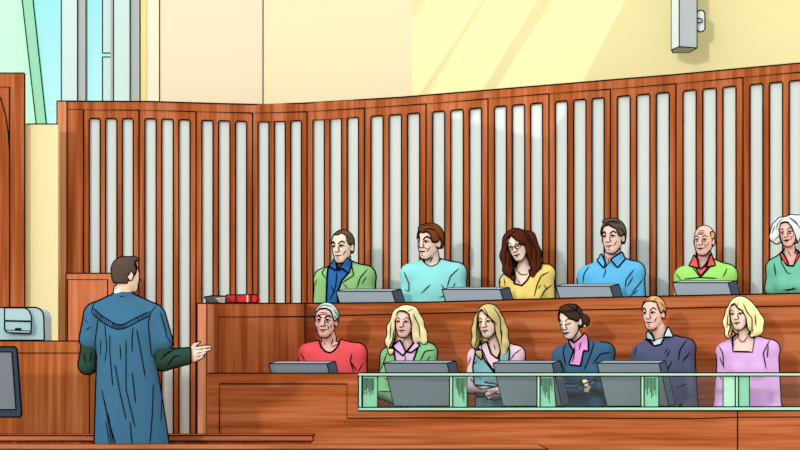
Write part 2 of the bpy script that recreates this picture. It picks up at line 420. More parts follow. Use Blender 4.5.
# ------------------------------------------------------------------ computer monitors of the jurors
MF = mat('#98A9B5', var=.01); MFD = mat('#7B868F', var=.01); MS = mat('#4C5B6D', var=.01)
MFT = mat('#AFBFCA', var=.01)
def juror_monitor(x0, x1, xs_, ytop, D, shelf, front, label, group, yb):
    """casing seen from behind: a slightly skewed slab, its top and right flank showing"""
    k = D / F
    sh = (yb - ytop) * (.22 if front else .26)
    fr = [P(x0, ytop + 2.2, D), P(x1, ytop + 2.2, D), P(x1 + sh, yb, D), P(x0 + sh, yb, D)]
    bx = (xs_ - x1) * k
    bk = [v + Vector((bx, .085, 2.4 * k)) for v in fr[:2]] + [v + Vector((bx, .085, 1.5 * k)) for v in fr[2:]]
    centre = (fr[0] + fr[2] + bk[0] + bk[2]) / 4
    base = Vector((centre.x, centre.y, shelf + .004))
    e = empty('juror_monitor', base); tag(e, label, 'monitor', group)
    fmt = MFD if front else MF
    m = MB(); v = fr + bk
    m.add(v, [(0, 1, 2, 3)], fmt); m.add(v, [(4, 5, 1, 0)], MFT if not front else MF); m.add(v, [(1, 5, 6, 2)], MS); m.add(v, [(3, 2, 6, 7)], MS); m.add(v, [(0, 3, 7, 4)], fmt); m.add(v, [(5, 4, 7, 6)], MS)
    for a, b in ((0, 1), (1, 2), (2, 3), (3, 0), (4, 5), (0, 4), (1, 5), (5, 6), (2, 6)): m.tube([v[a], v[b]], [.55 * k] * 2, INK)
    pbuild(m, 'casing', e, base)
    m = MB(); q = [bk[0].lerp(bk[2], t) for t in (0, 1)]
    c = (bk[0] + bk[1] + bk[2] + bk[3]) / 4
    ins = [c + (p - c) * .9 + Vector((0, .003, 0)) for p in bk]; m.prism(ins, [p + Vector((0, .004, 0)) for p in ins], SCR); pbuild(m, 'screen', e, base)
    m = MB(); m.tube([Vector((centre.x, centre.y, min(p.z for p in v) + .02)), Vector((centre.x, centre.y, shelf + .012))], [.02, .02], MS, n=8); m.box((centre.x, centre.y, shelf + .012), (.16, .1, .014), MS)
    pbuild(m, 'stand', e, base)
UPM = [(336, 392, 401, 289, 'grey-blue monitor in the back row in front of the man in the green jacket'),
       (442, 500, 510, 287.2, 'grey-blue monitor in the back row between the cyan sweater and the woman with glasses'),
       (556, 610, 620, 284, 'grey-blue monitor in the back row in front of the man in the bright blue shirt'),
       (672.5, 728, 738, 280.5, 'grey-blue monitor in the back row in front of the bald man in lime green')]
for x0, x1, x2, yt, lab in UPM:
    D = boxD(x0) + .075
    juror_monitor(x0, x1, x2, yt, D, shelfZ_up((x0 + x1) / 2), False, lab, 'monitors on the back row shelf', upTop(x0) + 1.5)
LOM = [(269, 327, 335, 361.5, 'dark grey monitor beside the man in the red sweater, showing only its top edge'),
       (384, 447, 456, 361, 'dark grey monitor behind glass in front of the blonde woman in the green jacket'),
       (493, 552, 561, 361, 'dark grey monitor behind glass between the teal vest and the navy suit'),
       (597, 659, 667, 361, 'dark grey monitor behind glass in front of the man in the navy sweater')]
for x0, x1, x2, yt, lab in LOM:
    D = railD(x0) + .095
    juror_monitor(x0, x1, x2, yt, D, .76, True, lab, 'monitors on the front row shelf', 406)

# ------------------------------------------------------------------ books, wall fixture
bz = P(258, 303.3, wingD(258)).z + .004
bz2 = P(226, 303.3, wingD(226)).z + .004
def book(name, label, x0, x1, py0, py1, D, t, cover, bands):
    base = P((x0 + x1) / 2, py1, D); base.z = bz; py1 = HY - (bz - H) * F / D - .6
    e = empty(name, base); tag(e, label, 'book', 'books on the side wing')
    m = MB(); m.slab([(x0, py0 + .3), (x1 - 1.5, py0), (x1, (py0 + py1) / 2), (x1 - 1.5, py1), (x0, py1)], D, t, cover, ink=True, r=.6)
    pbuild(m, 'cover', e, base)
    for i, (a, b, mt) in enumerate(bands):
        m = MB(); m.rect(a, py0 + .4, b, py1 - .3, D - .004, .006, mt, ink=False); pbuild(m, 'spine_band', e, base)
BONE = mat('#D8CBB0'); RED = mat('#D8353A'); DKRED = mat('#7A1B20'); GBK = mat('#4D555B')
book('law_book', 'thick red law book lying on the wing beside the grey volume', 226, 258, 294.6, 302.6, 15.42, .2, RED, [(235, 237, DKRED), (246.5, 248.3, BONE), (250, 252, DKRED)])
e = empty('law_book', Vector((P(214, 303, 15.3).x, 15.3, bz2)))
tag(e, 'dark grey book lying open-edged at the left end of the wing', 'book', 'books on the side wing')
m = MB(); m.slab([(204, 297), (212, 295.6), (225, 296), (225.5, 302.8), (206, 302.8), (206.5, 300)], 15.2, .2, GBK, ink=True, r=.55)
pbuild(m, 'cover', e, e.location)
m = MB(); m.slab([(215, 298), (225, 297.2), (224.5, 302.6), (219, 302.3)], 15.193, .01, BONE, ink=False); m.ink([(216, 299.3), (224, 298.7)], 15.191, .25); m.ink([(217, 301), (224, 300.6)], 15.191, .25)
pbuild(m, 'pages', e, e.location)

e = empty('wall_fixture', P(684, 47, 16.7)); tag(e, 'long grey box fixture with a white oval handle, hanging high against the yellow wall', 'fixture')
m = MB(); yt = -300
wp = [(671.4, 15.72), (679, 15.6), (697, 15.66), (690, 15.78)]
def fix(xd, yy): return P(xd[0], yy, xd[1])
bt = [P(671.4, 47, 16.72), P(679.2, 46.6, 16.55), P(696.5, 47, 16.68), P(687, 48.5, 16.95)]
zb = bt[1].z
A = Vector((bt[0].x, 16.72, zb)); B = Vector((bt[1].x, 16.55, zb)); C_ = Vector((P(696, 47, 16.68).x, 16.62, zb)); E_ = Vector((P(688, 47, 17.2).x, 17.1, zb)); G_ = Vector((P(672, 47, 17.2).x, 17.1, zb))
up_ = Vector((0, 0, 2.6))
bm_ = [A, B, C_, Vector((C_.x - .03, 16.84, zb)), Vector((A.x + .03, 16.87, zb))]
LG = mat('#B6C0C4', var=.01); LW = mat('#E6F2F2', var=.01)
m.add([A, B, B + up_, A + up_], [(0, 1, 2, 3)], LW); m.add([B, C_, C_ + up_, B + up_], [(0, 1, 2, 3)], LG)  # pale left face, grey front: light and shade put into the colours
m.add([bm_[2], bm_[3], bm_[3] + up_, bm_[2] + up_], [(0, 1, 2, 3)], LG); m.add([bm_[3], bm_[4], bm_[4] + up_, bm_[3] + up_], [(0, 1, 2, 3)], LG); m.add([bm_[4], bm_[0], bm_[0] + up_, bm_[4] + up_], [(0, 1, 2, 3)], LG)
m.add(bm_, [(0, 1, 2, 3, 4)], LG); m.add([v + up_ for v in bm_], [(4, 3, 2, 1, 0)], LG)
r = .62 * 15.7 / F
for a, b in ((A, B), (B, C_), (C_, bm_[3]), (bm_[3], bm_[4]), (bm_[4], A), (A, A + up_), (B, B + up_), (C_, C_ + up_)): m.tube([a, b], [r, r], INK)
pbuild(m, 'casing', e, e.location)
m = MB()
pts = []
for i in range(20):
    an = 2 * math.pi * i / 20; yy = 21 + (6.6 if math.sin(an) > 0 else -6.6) * (1 if abs(math.sin(an)) > .02 else 0)
    pts.append((700.8 + 4.3 * math.cos(an), 21 - math.sin(an) * 4.3 - (6.6 if math.sin(an) > 0.001 else -6.6)))
m.slab(pts, 16.68, .03, LW, ink=True, r=.7)
pbuild(m, 'handle', e, e.location)
m = MB(); m.slab([(694.5, 18.3), (701, 18.3), (702.6, 20.5), (701, 22.6), (694.5, 22.6)], 16.65, .05, LG, ink=True, r=.6); pbuild(m, 'handle_shaft', e, e.location)
m = MB(); m.box((P(684, 0, 16.7).x, 16.87, zb + 1.6), (.05, .1, .05), LG); m.box((P(684, 0, 16.7).x, 16.94, zb + 1.6), (.14, .03, .2), LG); pbuild(m, 'wall_bracket', e, e.location)

import re
# ------------------------------------------------------------------ people: smooth surfaces grown from a skeleton
class Grid:
    def __init__(s, lo, hi, h):
        s.h = h; s.lo = np.array(lo, float)
        s.n = [int(math.ceil((hi[i] - lo[i]) / h)) + 1 for i in range(3)]
        s.ax = [s.lo[i] + h * np.arange(s.n[i]) for i in range(3)]
    def new(s): return np.full(s.n, 30.0, np.float32)
    def sub(s, lo, hi):
        r = []
        for i in range(3):
            a = max(0, int((lo[i] - s.lo[i]) / s.h)); b = min(s.n[i], int((hi[i] - s.lo[i]) / s.h) + 2)
            if b <= a: return None
            r.append(slice(a, b))
        return tuple(r)
    def co(s, r):
        return (s.ax[0][r[0]][:, None, None].astype(np.float32), s.ax[1][r[1]][None, :, None].astype(np.float32), s.ax[2][r[2]][None, None, :].astype(np.float32))
    def add(s, Fd, pr):
        k = pr.get('k', 3.0); pad = k + 7
        if pr['t'] == 'c':
            a, b, r1, r2 = np.array(pr['a'], float), np.array(pr['b'], float), pr['r1'], pr['r2']; R = max(r1, r2) + pad
            r = s.sub(np.minimum(a, b) - R, np.maximum(a, b) + R)
            if r is None: return
            X, Y, Z = s.co(r); d = b - a; L2 = float(d @ d) + 1e-9
            t = np.clip(((X - a[0]) * d[0] + (Y - a[1]) * d[1] + (Z - a[2]) * d[2]) / L2, 0, 1)
            v = np.sqrt((X - a[0] - t * d[0]) ** 2 + (Y - a[1] - t * d[1]) ** 2 + (Z - a[2] - t * d[2]) ** 2) - (r1 + (r2 - r1) * t)
        else:
            c, rr, M = np.array(pr['c'], float), np.array(pr['r'], float), pr.get('R')
            R = max(rr) + pad
            r = s.sub(c - R, c + R)
            if r is None: return
            X, Y, Z = s.co(r); x, y, z = X - c[0], Y - c[1], Z - c[2]
            if M is not None:
                x, y, z = (M[0, 0] * x + M[1, 0] * y + M[2, 0] * z, M[0, 1] * x + M[1, 1] * y + M[2, 1] * z, M[0, 2] * x + M[1, 2] * y + M[2, 2] * z)
            k0 = np.sqrt((x / rr[0]) ** 2 + (y / rr[1]) ** 2 + (z / rr[2]) ** 2) + 1e-6
            k1 = np.sqrt((x / rr[0] ** 2) ** 2 + (y / rr[1] ** 2) ** 2 + (z / rr[2] ** 2) ** 2) + 1e-6
            v = k0 * (k0 - 1) / k1
        f = Fd[r]
        if pr.get('sub'):
            Fd[r] = np.maximum(f, -v)
            return
        hh = np.clip(0.5 + 0.5 * (f - v) / k, 0, 1)
        Fd[r] = (f + (v - f) * hh - k * hh * (1 - hh)).astype(np.float32)
def polyd(poly, U, V):
    n = len(poly); d = None; s = None
    for i in range(n):
        ax, ay = poly[i]; bx, by = poly[(i + 1) % n]
        ex, ey = bx - ax, by - ay; wx, wy = U - ax, V - ay
        t = np.clip((wx * ex + wy * ey) / (ex * ex + ey * ey + 1e-9), 0, 1)
        q = (wx - ex * t) ** 2 + (wy - ey * t) ** 2
        d = q if d is None else np.minimum(d, q)
        c1 = (ay <= V) & (by > V) & (ex * wy > ey * wx); c2 = (ay > V) & (by <= V) & (ex * wy < ey * wx)
        fl = c1 | c2
        s = fl if s is None else s ^ fl
    d = np.sqrt(d)
    return np.where(s, -d, d)
def nets(Fd, g):
    """surface nets: quads on the zero level of Fd"""
    I = Fd < 0
    if not I.any(): return None
    nx, ny, nz = Fd.shape
    c = I[:-1, :-1, :-1].astype(np.int8)
    tot = np.zeros((nx - 1, ny - 1, nz - 1), np.int8)
    for i in (0, 1):
        for j in (0, 1):
            for k in (0, 1): tot += I[i:nx - 1 + i, j:ny - 1 + j, k:nz - 1 + k]
    act = (tot > 0) & (tot < 8); ci = np.argwhere(act)
    idx = np.full(act.shape, -1, np.int64); idx[act] = np.arange(len(ci))
    acc = np.zeros((len(ci), 3)); cnt = np.zeros(len(ci))
    cs = [(i, j, k) for i in (0, 1) for j in (0, 1) for k in (0, 1)]
    val = {q: Fd[ci[:, 0] + q[0], ci[:, 1] + q[1], ci[:, 2] + q[2]].astype(float) for q in cs}
    for a in cs:
        for ax in range(3):
            if a[ax] == 0:
                b = list(a); b[ax] = 1; b = tuple(b)
                va, vb = val[a], val[b]; m = (va < 0) != (vb < 0)
                t = np.where(m, va / np.where(m, va - vb, 1), 0)
                p = np.array(a, float)[None, :].repeat(len(ci), 0); p[:, ax] += t
                acc[m] += p[m]; cnt[m] += 1
    V = (ci + acc / cnt[:, None]) * g.h + g.lo
    Q = []
    for ax in range(3):
        s0 = [slice(None)] * 3; s1 = [slice(None)] * 3; s0[ax] = slice(0, -1); s1[ax] = slice(1, None)
        A = I[tuple(s0)]; B = I[tuple(s1)]
        e = np.argwhere(A != B); sg = A[e[:, 0], e[:, 1], e[:, 2]]
        o1, o2 = [(1, 2), (2, 0), (0, 1)][ax]
        ok = (e[:, o1] > 0) & (e[:, o2] > 0) & (e[:, o1] < Fd.shape[o1] - 1) & (e[:, o2] < Fd.shape[o2] - 1)
        e = e[ok]; sg = sg[ok]
        def at(d1, d2):
            q = e.copy(); q[:, o1] += d1; q[:, o2] += d2
            return idx[q[:, 0], q[:, 1], q[:, 2]]
        a, b, c_, d_ = at(-1, -1), at(0, -1), at(0, 0), at(-1, 0)
        quad = np.stack([a, b, c_, d_], 1); quad[~sg] = quad[~sg][:, ::-1]
        Q.append(quad)
    return V, np.concatenate(Q)
def tri(Fd, g, pts):
    u = (pts - g.lo) / g.h; u = np.clip(u, 0, np.array(Fd.shape) - 1.001); i = u.astype(int); f = u - i
    r = 0
    for a in (0, 1):
        for b in (0, 1):
            for c in (0, 1):
                w = (f[:, 0] if a else 1 - f[:, 0]) * (f[:, 1] if b else 1 - f[:, 1]) * (f[:, 2] if c else 1 - f[:, 2])
                r = r + w * Fd[i[:, 0] + a, i[:, 1] + b, i[:, 2] + c]
    return r
def chains(V, Q, S, minlen, keep=None):
    """polylines where the scalar S changes sign on the mesh"""
    T = np.concatenate([Q[:, [0, 1, 2]], Q[:, [0, 2, 3]]])
    s = S[T] > 0; c = s.sum(1); T = T[(c == 1) | (c == 2)]
    nb = {}; pt = {}
    for t in T.tolist():
        e = []
        for i, j in ((0, 1), (1, 2), (2, 0)):
            a, b = t[i], t[j]
            if (S[a] > 0) != (S[b] > 0):
                k = (a, b) if a < b else (b, a)
                if k not in pt:
                    w = S[k[0]] / (S[k[0]] - S[k[1]]); pt[k] = V[k[0]] * (1 - w) + V[k[1]] * w
                e.append(k)
        if len(e) == 2:
            if keep is not None and not (keep(pt[e[0]]) and keep(pt[e[1]])): continue
            nb.setdefault(e[0], []).append(e[1]); nb.setdefault(e[1], []).append(e[0])
    seen = set(); out = []
    for st in sorted(nb, key=lambda k: len(nb[k])):
        if st in seen: continue
        ch = [st]; seen.add(st); cur = st
        while True:
            nx = [n for n in nb[cur] if n not in seen]
            if not nx: break
            cur = nx[0]; seen.add(cur); ch.append(cur)
        loop = len(ch) > 3 and st in nb[ch[-1]]
        p = np.array([pt[k] for k in ch])
        L = np.linalg.norm(np.diff(p, axis=0), axis=1).sum()
        if L < minlen: continue
        if loop: p = np.vstack([p, p[:1]])
        for _ in range(4):
            if len(p) > 3: p[1:-1] = (p[:-2] + 2 * p[1:-1] + p[2:]) / 4
        p = p[::2] if len(p) > 6 and len(p) % 2 else (np.vstack([p[::2], p[-1:]]) if len(p) > 6 else p)
        out.append((p, loop))
    return out

class Figure:
    def __init__(s, name, label, px0, D, zbase, lo, hi, h, group=None):
        s.px0, s.D = px0, D
        th = math.atan((px0 - 400) / F); s.k = D / F * (1 + math.cos(th)) / 2
        s.base = Vector(((px0 - 400) * D / F, D, zbase))
        s.zs = HY - (zbase - H) / s.k          # picture row of the base
        s.g = Grid(lo, hi, h); s.root = empty(name, s.base, -th); tag(s.root, label, 'person', group)
        s.parts = {}; s.F = {}
    def loc(s, p):   # figure units (pixels; z up from horizon) -> metres below the empty
        p = np.asarray(p, float); q = p * s.k
        q[..., 2] += H - s.base.z
        return q
    def X(s, px): return px - s.px0
    def Z(s, py): return HY - py
    def mesh(s, name, Fd, mt, ink=True, r=.6, regions=(), minlen=7, parent=None, cutside=None, back=1):
        res = nets(Fd, s.g)
        if res is None: return None
        V, Q = res
        m = MB(); me_v = s.loc(V)
        m.add(me_v.tolist(), Q.tolist(), mt)
        ns = len(Q)
        if ink:
            e = s.g.h * .9; N = np.stack([tri(Fd, s.g, V + d) - tri(Fd, s.g, V - d) for d in np.eye(3) * e], 1)
            S = N[:, 1] / (np.linalg.norm(N, axis=1) + 1e-6)
            # smooth once over the quads
            for _ in range(2):
                A = np.zeros(len(V)); C = np.zeros(len(V)); mq = S[Q].mean(1)
                for j in range(4): np.add.at(A, Q[:, j], mq); np.add.at(C, Q[:, j], 1)
                S = A / np.maximum(C, 1)
            reg = [f(V) for f in regions]
            for p, loop in chains(V, Q, S + .2, minlen): s._stroke(m, p, r * (1.55 if name in ('body', 'hair') else 2.0), loop)
            for sc_, yk in reg:
                for p, loop in chains(V, Q, sc_ - .25, 3, keep=yk): s._stroke(m, p, r, loop)
        s.parts[name] = dict(V=V, Q=Q, m=m, ns=ns)
        s.F[name] = Fd
        return m
    def finish(s):
        for name, d in s.parts.items():
            o = d['m'].build(re.sub(r'[0-9]+$', '', name), s.root); ns = d['ns']
            o.data.polygons.foreach_set('use_smooth', [i < ns for i in range(len(o.data.polygons))])
    def _stroke(s, m, p, r, loop=False, k=1.0):
        n = len(p); q = s.loc(p)
        rs = [r * s.k * (1 if loop else min(1, .45 + .55 * min(i, n - 1 - i) / max(1, min(4, n / 2)))) for i in range(n)]
        m.tube([Vector(v) for v in q], rs, INK)
    def tree(s):
        vs, fs = [], []
        for n, d in s.parts.items():
            b = len(vs); vs += d['V'].tolist(); fs += (d['Q'] + b).tolist()
        s.bvh = BVHTree.FromPolygons(vs, fs)
    def project(s, x, z, side=-1):
        h = s.bvh.ray_cast(Vector((x, side * 200.0, z)), Vector((0, -side, 0)))
        return h[0]
    def draw(s, m, pts, r=.5, hl=None, side=-1, lift=.3):
        """project a drawn line onto the figure's surface"""
        P_ = [np.array(p, float) for p in pts]; Q = [P_[0]]
        for a, b in zip(P_, P_[1:]):
            n = max(1, int(np.linalg.norm(b - a) / 1.3))
            for i in range(1, n + 1): Q.append(a + (b - a) * i / n)
        out = []
        for q in Q:
            h = s.project(q[0], q[1], side)
            if h is not None: out.append([h.x, h.y + side * lift, h.z])
        if len(out) < 2: return
        out = np.array(out)
        for _ in range(2):
            if len(out) > 3: out[1:-1] = (out[:-2] + 2 * out[1:-1] + out[2:]) / 4
        n = len(out); q = s.loc(out)
        rs = [1.3 * r * s.k * min(1, .4 + .6 * min(i, n - 1 - i) / max(1, min(3, n / 2))) for i in range(n)]
        m.tube([Vector(v) for v in q], rs, INK)

def Cn(a, b, r1, r2=None, k=3.0): return dict(t='c', a=a, b=b, r1=r1, r2=r1 if r2 is None else r2, k=k)
def El(c, r, k=3.0, R=None, sub=False): return dict(t='e', c=c, r=r, k=k, R=R, sub=sub)
def rot(yaw, pitch, roll):
    y, p, r = (math.radians(v) for v in (yaw, pitch, roll))
    Rz = np.array([[math.cos(y), math.sin(y), 0], [-math.sin(y), math.cos(y), 0], [0, 0, 1]])
    Rx = np.array([[1, 0, 0], [0, math.cos(p), -math.sin(p)], [0, math.sin(p), math.cos(p)]])     # + looks down
    Ry = np.array([[math.cos(r), 0, math.sin(r)], [0, 1, 0], [-math.sin(r), 0, math.cos(r)]])      # + leans to the viewer's right
    return Ry @ Rz @ Rx
class Head:
    def __init__(s, fig, cx, top, chin, yaw=20, pitch=0, roll=0, y=-2, w=1.0, fem=False, full=1.0):
        s.f = fig; s.hh = hh = (chin - top); s.R = rot(yaw, pitch, roll); s.w = w; s.fem = fem; s.full = full
        mid = np.array([fig.X(cx), y, fig.Z((top + chin) / 2)])
        s.C = mid - s.R @ (np.array([0, .02, .5]) * hh)
    def p(s, x, y, z): return s.C + s.R @ (np.array([x * s.w, y, z]) * s.hh)
    def el(s, c, r, k=.06): return El(s.p(*c), np.array([r[0] * s.w, r[1], r[2]]) * s.hh, k * s.hh, s.R)
    def cn(s, a, b, r1, r2=None, k=.05): return Cn(s.p(*a), s.p(*b), r1 * s.hh, (r1 if r2 is None else r2) * s.hh, k * s.hh)
    def prims(s):
        j = .85 if s.fem else 1.0; u = s.full
        return [s.el((0, .07, .63), (.315, .38, .36)), s.el((0, -.10, .42), (.255 * u, .27, .38), .08),
                s.el((0, -.20, .13), (.13 * j, .14, .12), .10),
                s.cn((.18 * j * u, -.02, .27), (.07, -.2, .10), .075 * j, .06, .08), s.cn((-.18 * j * u, -.02, .27), (-.07, -.2, .10), .075 * j, .06, .08),
                s.cn((0, -.345, .54), (0, -.405, .385), .028, .045, .035), s.el((0, -.36, .36), (.075, .05, .035), .03),
                s.cn((-.12, -.315, .585), (.12, -.315, .585), .04, None, .05),
                s.el((0, -.325, .235), (.085, .035, .022), .03), s.el((0, -.31, .185), (.07, .035, .02), .03),
                s.el((.305, .07, .45), (.045, .085, .125), .02), s.el((-.305, .07, .45), (.045, .085, .125), .02)]
    def loc(s, X, Y, Z):
        x, y, z = X - s.C[0], Y - s.C[1], Z - s.C[2]; R = s.R; h = s.hh
        return ((R[0, 0] * x + R[1, 0] * y + R[2, 0] * z) / h / s.w, (R[0, 1] * x + R[1, 1] * y + R[2, 1] * z) / h, (R[0, 2] * x + R[1, 2] * y + R[2, 2] * z) / h)
    def draw(s, m, pts, r=.5):
        """a drawn line on the face, given in head proportions (x across, z up from the chin)"""
        P_ = [np.array(p, float) for p in pts]; Q = [P_[0]]
        for a, b in zip(P_, P_[1:]):
            n = max(1, int(np.linalg.norm(b - a) * s.hh / 1.0))
            for i in range(1, n + 1): Q.append(a + (b - a) * i / n)
        out = []; d = s.R @ np.array([0, 1.0, 0])
        for q in Q:
            o = s.p(q[0], -3.0, q[1]); hit = s.f.bvh.ray_cast(Vector(o), Vector(d))
            if hit[0] is not None and hit[3] < 3.2 * s.hh: out.append(np.array(hit[0]) - d * .12)
        if len(out) < 2: return
        out = np.array(out); n = len(out); q = s.f.loc(out)
        rs = [1.65 * r * s.f.k * min(1, .55 + .45 * min(i, n - 1 - i) / max(1, min(2, n / 2))) for i in range(n)]
        m.tube([Vector(v) for v in q], rs, INK)

def neck_hole(poly, fig):      # picture outline -> figure plane
    return [(fig.X(a), fig.Z(b)) for a, b in poly]
def layer_cut(fig, Fd, polys, mode, ymax=4.0):
    g = fig.g
    x0 = min(min(p[0] for p in q) for q in polys); 
    X, Z = np.meshgrid(g.ax[0], g.ax[2], indexing='ij')
    d = None
    for q in polys:
        v = polyd(q, X, Z); d = v if d is None else np.minimum(d, v)
    d = d[:, None, :].astype(np.float32); Y = (g.ax[1][None, :, None] - ymax).astype(np.float32)
    if mode == 'rm': out = np.maximum(Fd, -np.maximum(d, Y))
    else: out = np.maximum(np.maximum(Fd, d), Y)
    def reg(V):
        dd = None
        for q in polys:
            v = polyd(q, V[:, 0], V[:, 2]); dd = v if dd is None else np.minimum(dd, v)
        return (dd - (.15 if mode == 'rm' else -.55)), (lambda p: p[1] < ymax - 1)
    return out, reg
SHORT = [(-.33, -.3), (-.33, .56), (-.27, .60), (-.25, .74), (-.12, .83), (.12, .84), (.25, .75), (.27, .60), (.33, .56), (.33, -.3)]
def make_hair(fig, hd, spec, mt):
    """spec: off, zlow (nape), face outline in head proportions, extra masses"""
    g = fig.g; Fh = g.new()
    o = spec.get('off', .035)
    hd_ = hd
    g.add(Fh, hd.el((0, .08, .635), (.315 + o, .385 + o, .365 + o), .03))
    g.add(Fh, hd.el((0, .20, .42), (.25 + o, .22 + o, .30), .06))
    for e in spec.get('extra', []): g.add(Fh, e)
    r = g.sub(hd.C - 3 * hd.hh, hd.C + 3 * hd.hh); X, Y, Z = g.co(r)
    x, y, z = hd.loc(X, Y, Z)
    fy = spec.get('fy', .0)
    face = spec.get('face', SHORT)
    pd = polyd(face, x, z) * hd.hh
    rem = np.maximum(pd, (y - fy) * hd.hh)
    Fh[r] = np.maximum(Fh[r], -rem)
    if 'zlow' in spec: Fh[r] = np.maximum(Fh[r], (spec['zlow'] - z) * hd.hh)
    if 'ztop' in spec: Fh[r] = np.maximum(Fh[r], (z - spec['ztop'] ) * hd.hh)
    if spec.get('ears', True) and not spec.get('long'):
        for sx in (-1, 1): g.add(Fh, dict(t='e', c=hd.p(sx * .33, .06, .44), r=np.array([.1, .10, .14]) * hd.hh, R=hd.R, sub=True))
    def reg(V):
        a, b, c = hd.loc(V[:, 0], V[:, 1], V[:, 2])
        pdv = polyd(face, a, c) * hd.hh
        return np.maximum(pdv, (b - fy) * hd.hh) - .1, None
    return Fh, reg
EYES = mat('#F4F0E8', var=0); IRIS = mat('#2A1A14', var=0)
def make_face(fig, hd, m, st):
    e = st.get('eye', 1.0); b = st.get('brow', .42); bz = st.get('bz', .0); ang = st.get('ang', .02)
    for sx in (-1, 1):
        if not st.get('closed'):
            hd.draw(m, [(sx * .205, .50), (sx * .16, .535), (sx * .10, .54), (sx * .05, .505)], .42 * e)
            hd.draw(m, [(sx * .15, .51), (sx * .10, .505)], .62 * e)
            hd.draw(m, [(sx * .175, .475), (sx * .08, .47)], .2)
        else:
            hd.draw(m, [(sx * .195, .515), (sx * .15, .49), (sx * .09, .485), (sx * .05, .50)], .5 * e)
        hd.draw(m, [(sx * .215, .60 + bz), (sx * .14, .625 + bz + ang), (sx * .05, .60 + bz - ang)], b)
    hd.draw(m, [(.045, .50), (.06, .42), (.085, .365), (.03, .335)], st.get('nose', .34))
    hd.draw(m, [(-.07, .355), (-.02, .335), (.02, .337)], .38)
    mo = st.get('mouth', .42); ms = st.get('smile', 0)
    hd.draw(m, [(-.105, .232 + ms), (-.03, .226), (.02, .226), (.105, .236 + ms)], mo)
    hd.draw(m, [(-.04, .175), (.04, .175)], .28)
    for l in st.get('lines', []): hd.draw(m, l, .3)
OLD = [[(-.13, .72), (.0, .735), (.13, .715)], [(-.11, .68), (.10, .68)], [(.13, .38), (.16, .30), (.13, .23)], [(-.13, .38), (-.16, .30), (-.14, .24)], [(.08, .455), (.18, .435)], [(-.18, .44), (-.08, .455)], [(.235, .42), (.20, .30)], [(-.02, .60), (-.01, .56)]]
MANL = [[(.22, .37), (.17, .27), (.14, .22)], [(-.05, .12), (.03, .115)]]

def add_hand(g, Fd, w, d, up=(0, 0, 1), L=11.0, curl=.25, r=1.25, thumb=1):
    """palm and five fingers of different lengths; w wrist, d pointing direction, up thumb side"""
    w = np.array(w, float); d = np.array(d, float); d /= np.linalg.norm(d)
    u = np.array(up, float); u -= d * (u @ d); u /= np.linalg.norm(u); n = np.cross(d, u)
    g.add(Fd, Cn(w, w + d * L * .42 + u * .6, r * 1.9, r * 2.0, 2)); g.add(Fd, Cn(w + d * 2 - u * 1.8, w + d * L * .45 - u * 2, r * 1.3, r * 1.3, 2)); g.add(Fd, Cn(w + d * 2 + u * 1.8, w + d * L * .45 + u * 2.2, r * 1.2, r * 1.3, 2))
    for i, ln in enumerate((.50, .56, .52, .40)):
        a = w + d * L * .45 + u * (2.9 - 1.95 * i); b = a + d * L * ln * .5 + u * .2 * (1.5 - i); c = b + (d * math.cos(curl * 2) + n * math.sin(curl * 2)) * L * ln * .5
        g.add(Fd, Cn(a, b, r * .82, r * .74, .5)); g.add(Fd, Cn(b, c, r * .74, r * .6, .5))
    if thumb:
        a = w + d * 1.5 + u * 2; b = a + (d * .6 + u * .8) * L * .28; c = b + (d * .9 + u * .3) * L * .26
        g.add(Fd, Cn(a, b, r * 1.0, r * .85, 1)); g.add(Fd, Cn(b, c, r * .85, r * .65, .6))

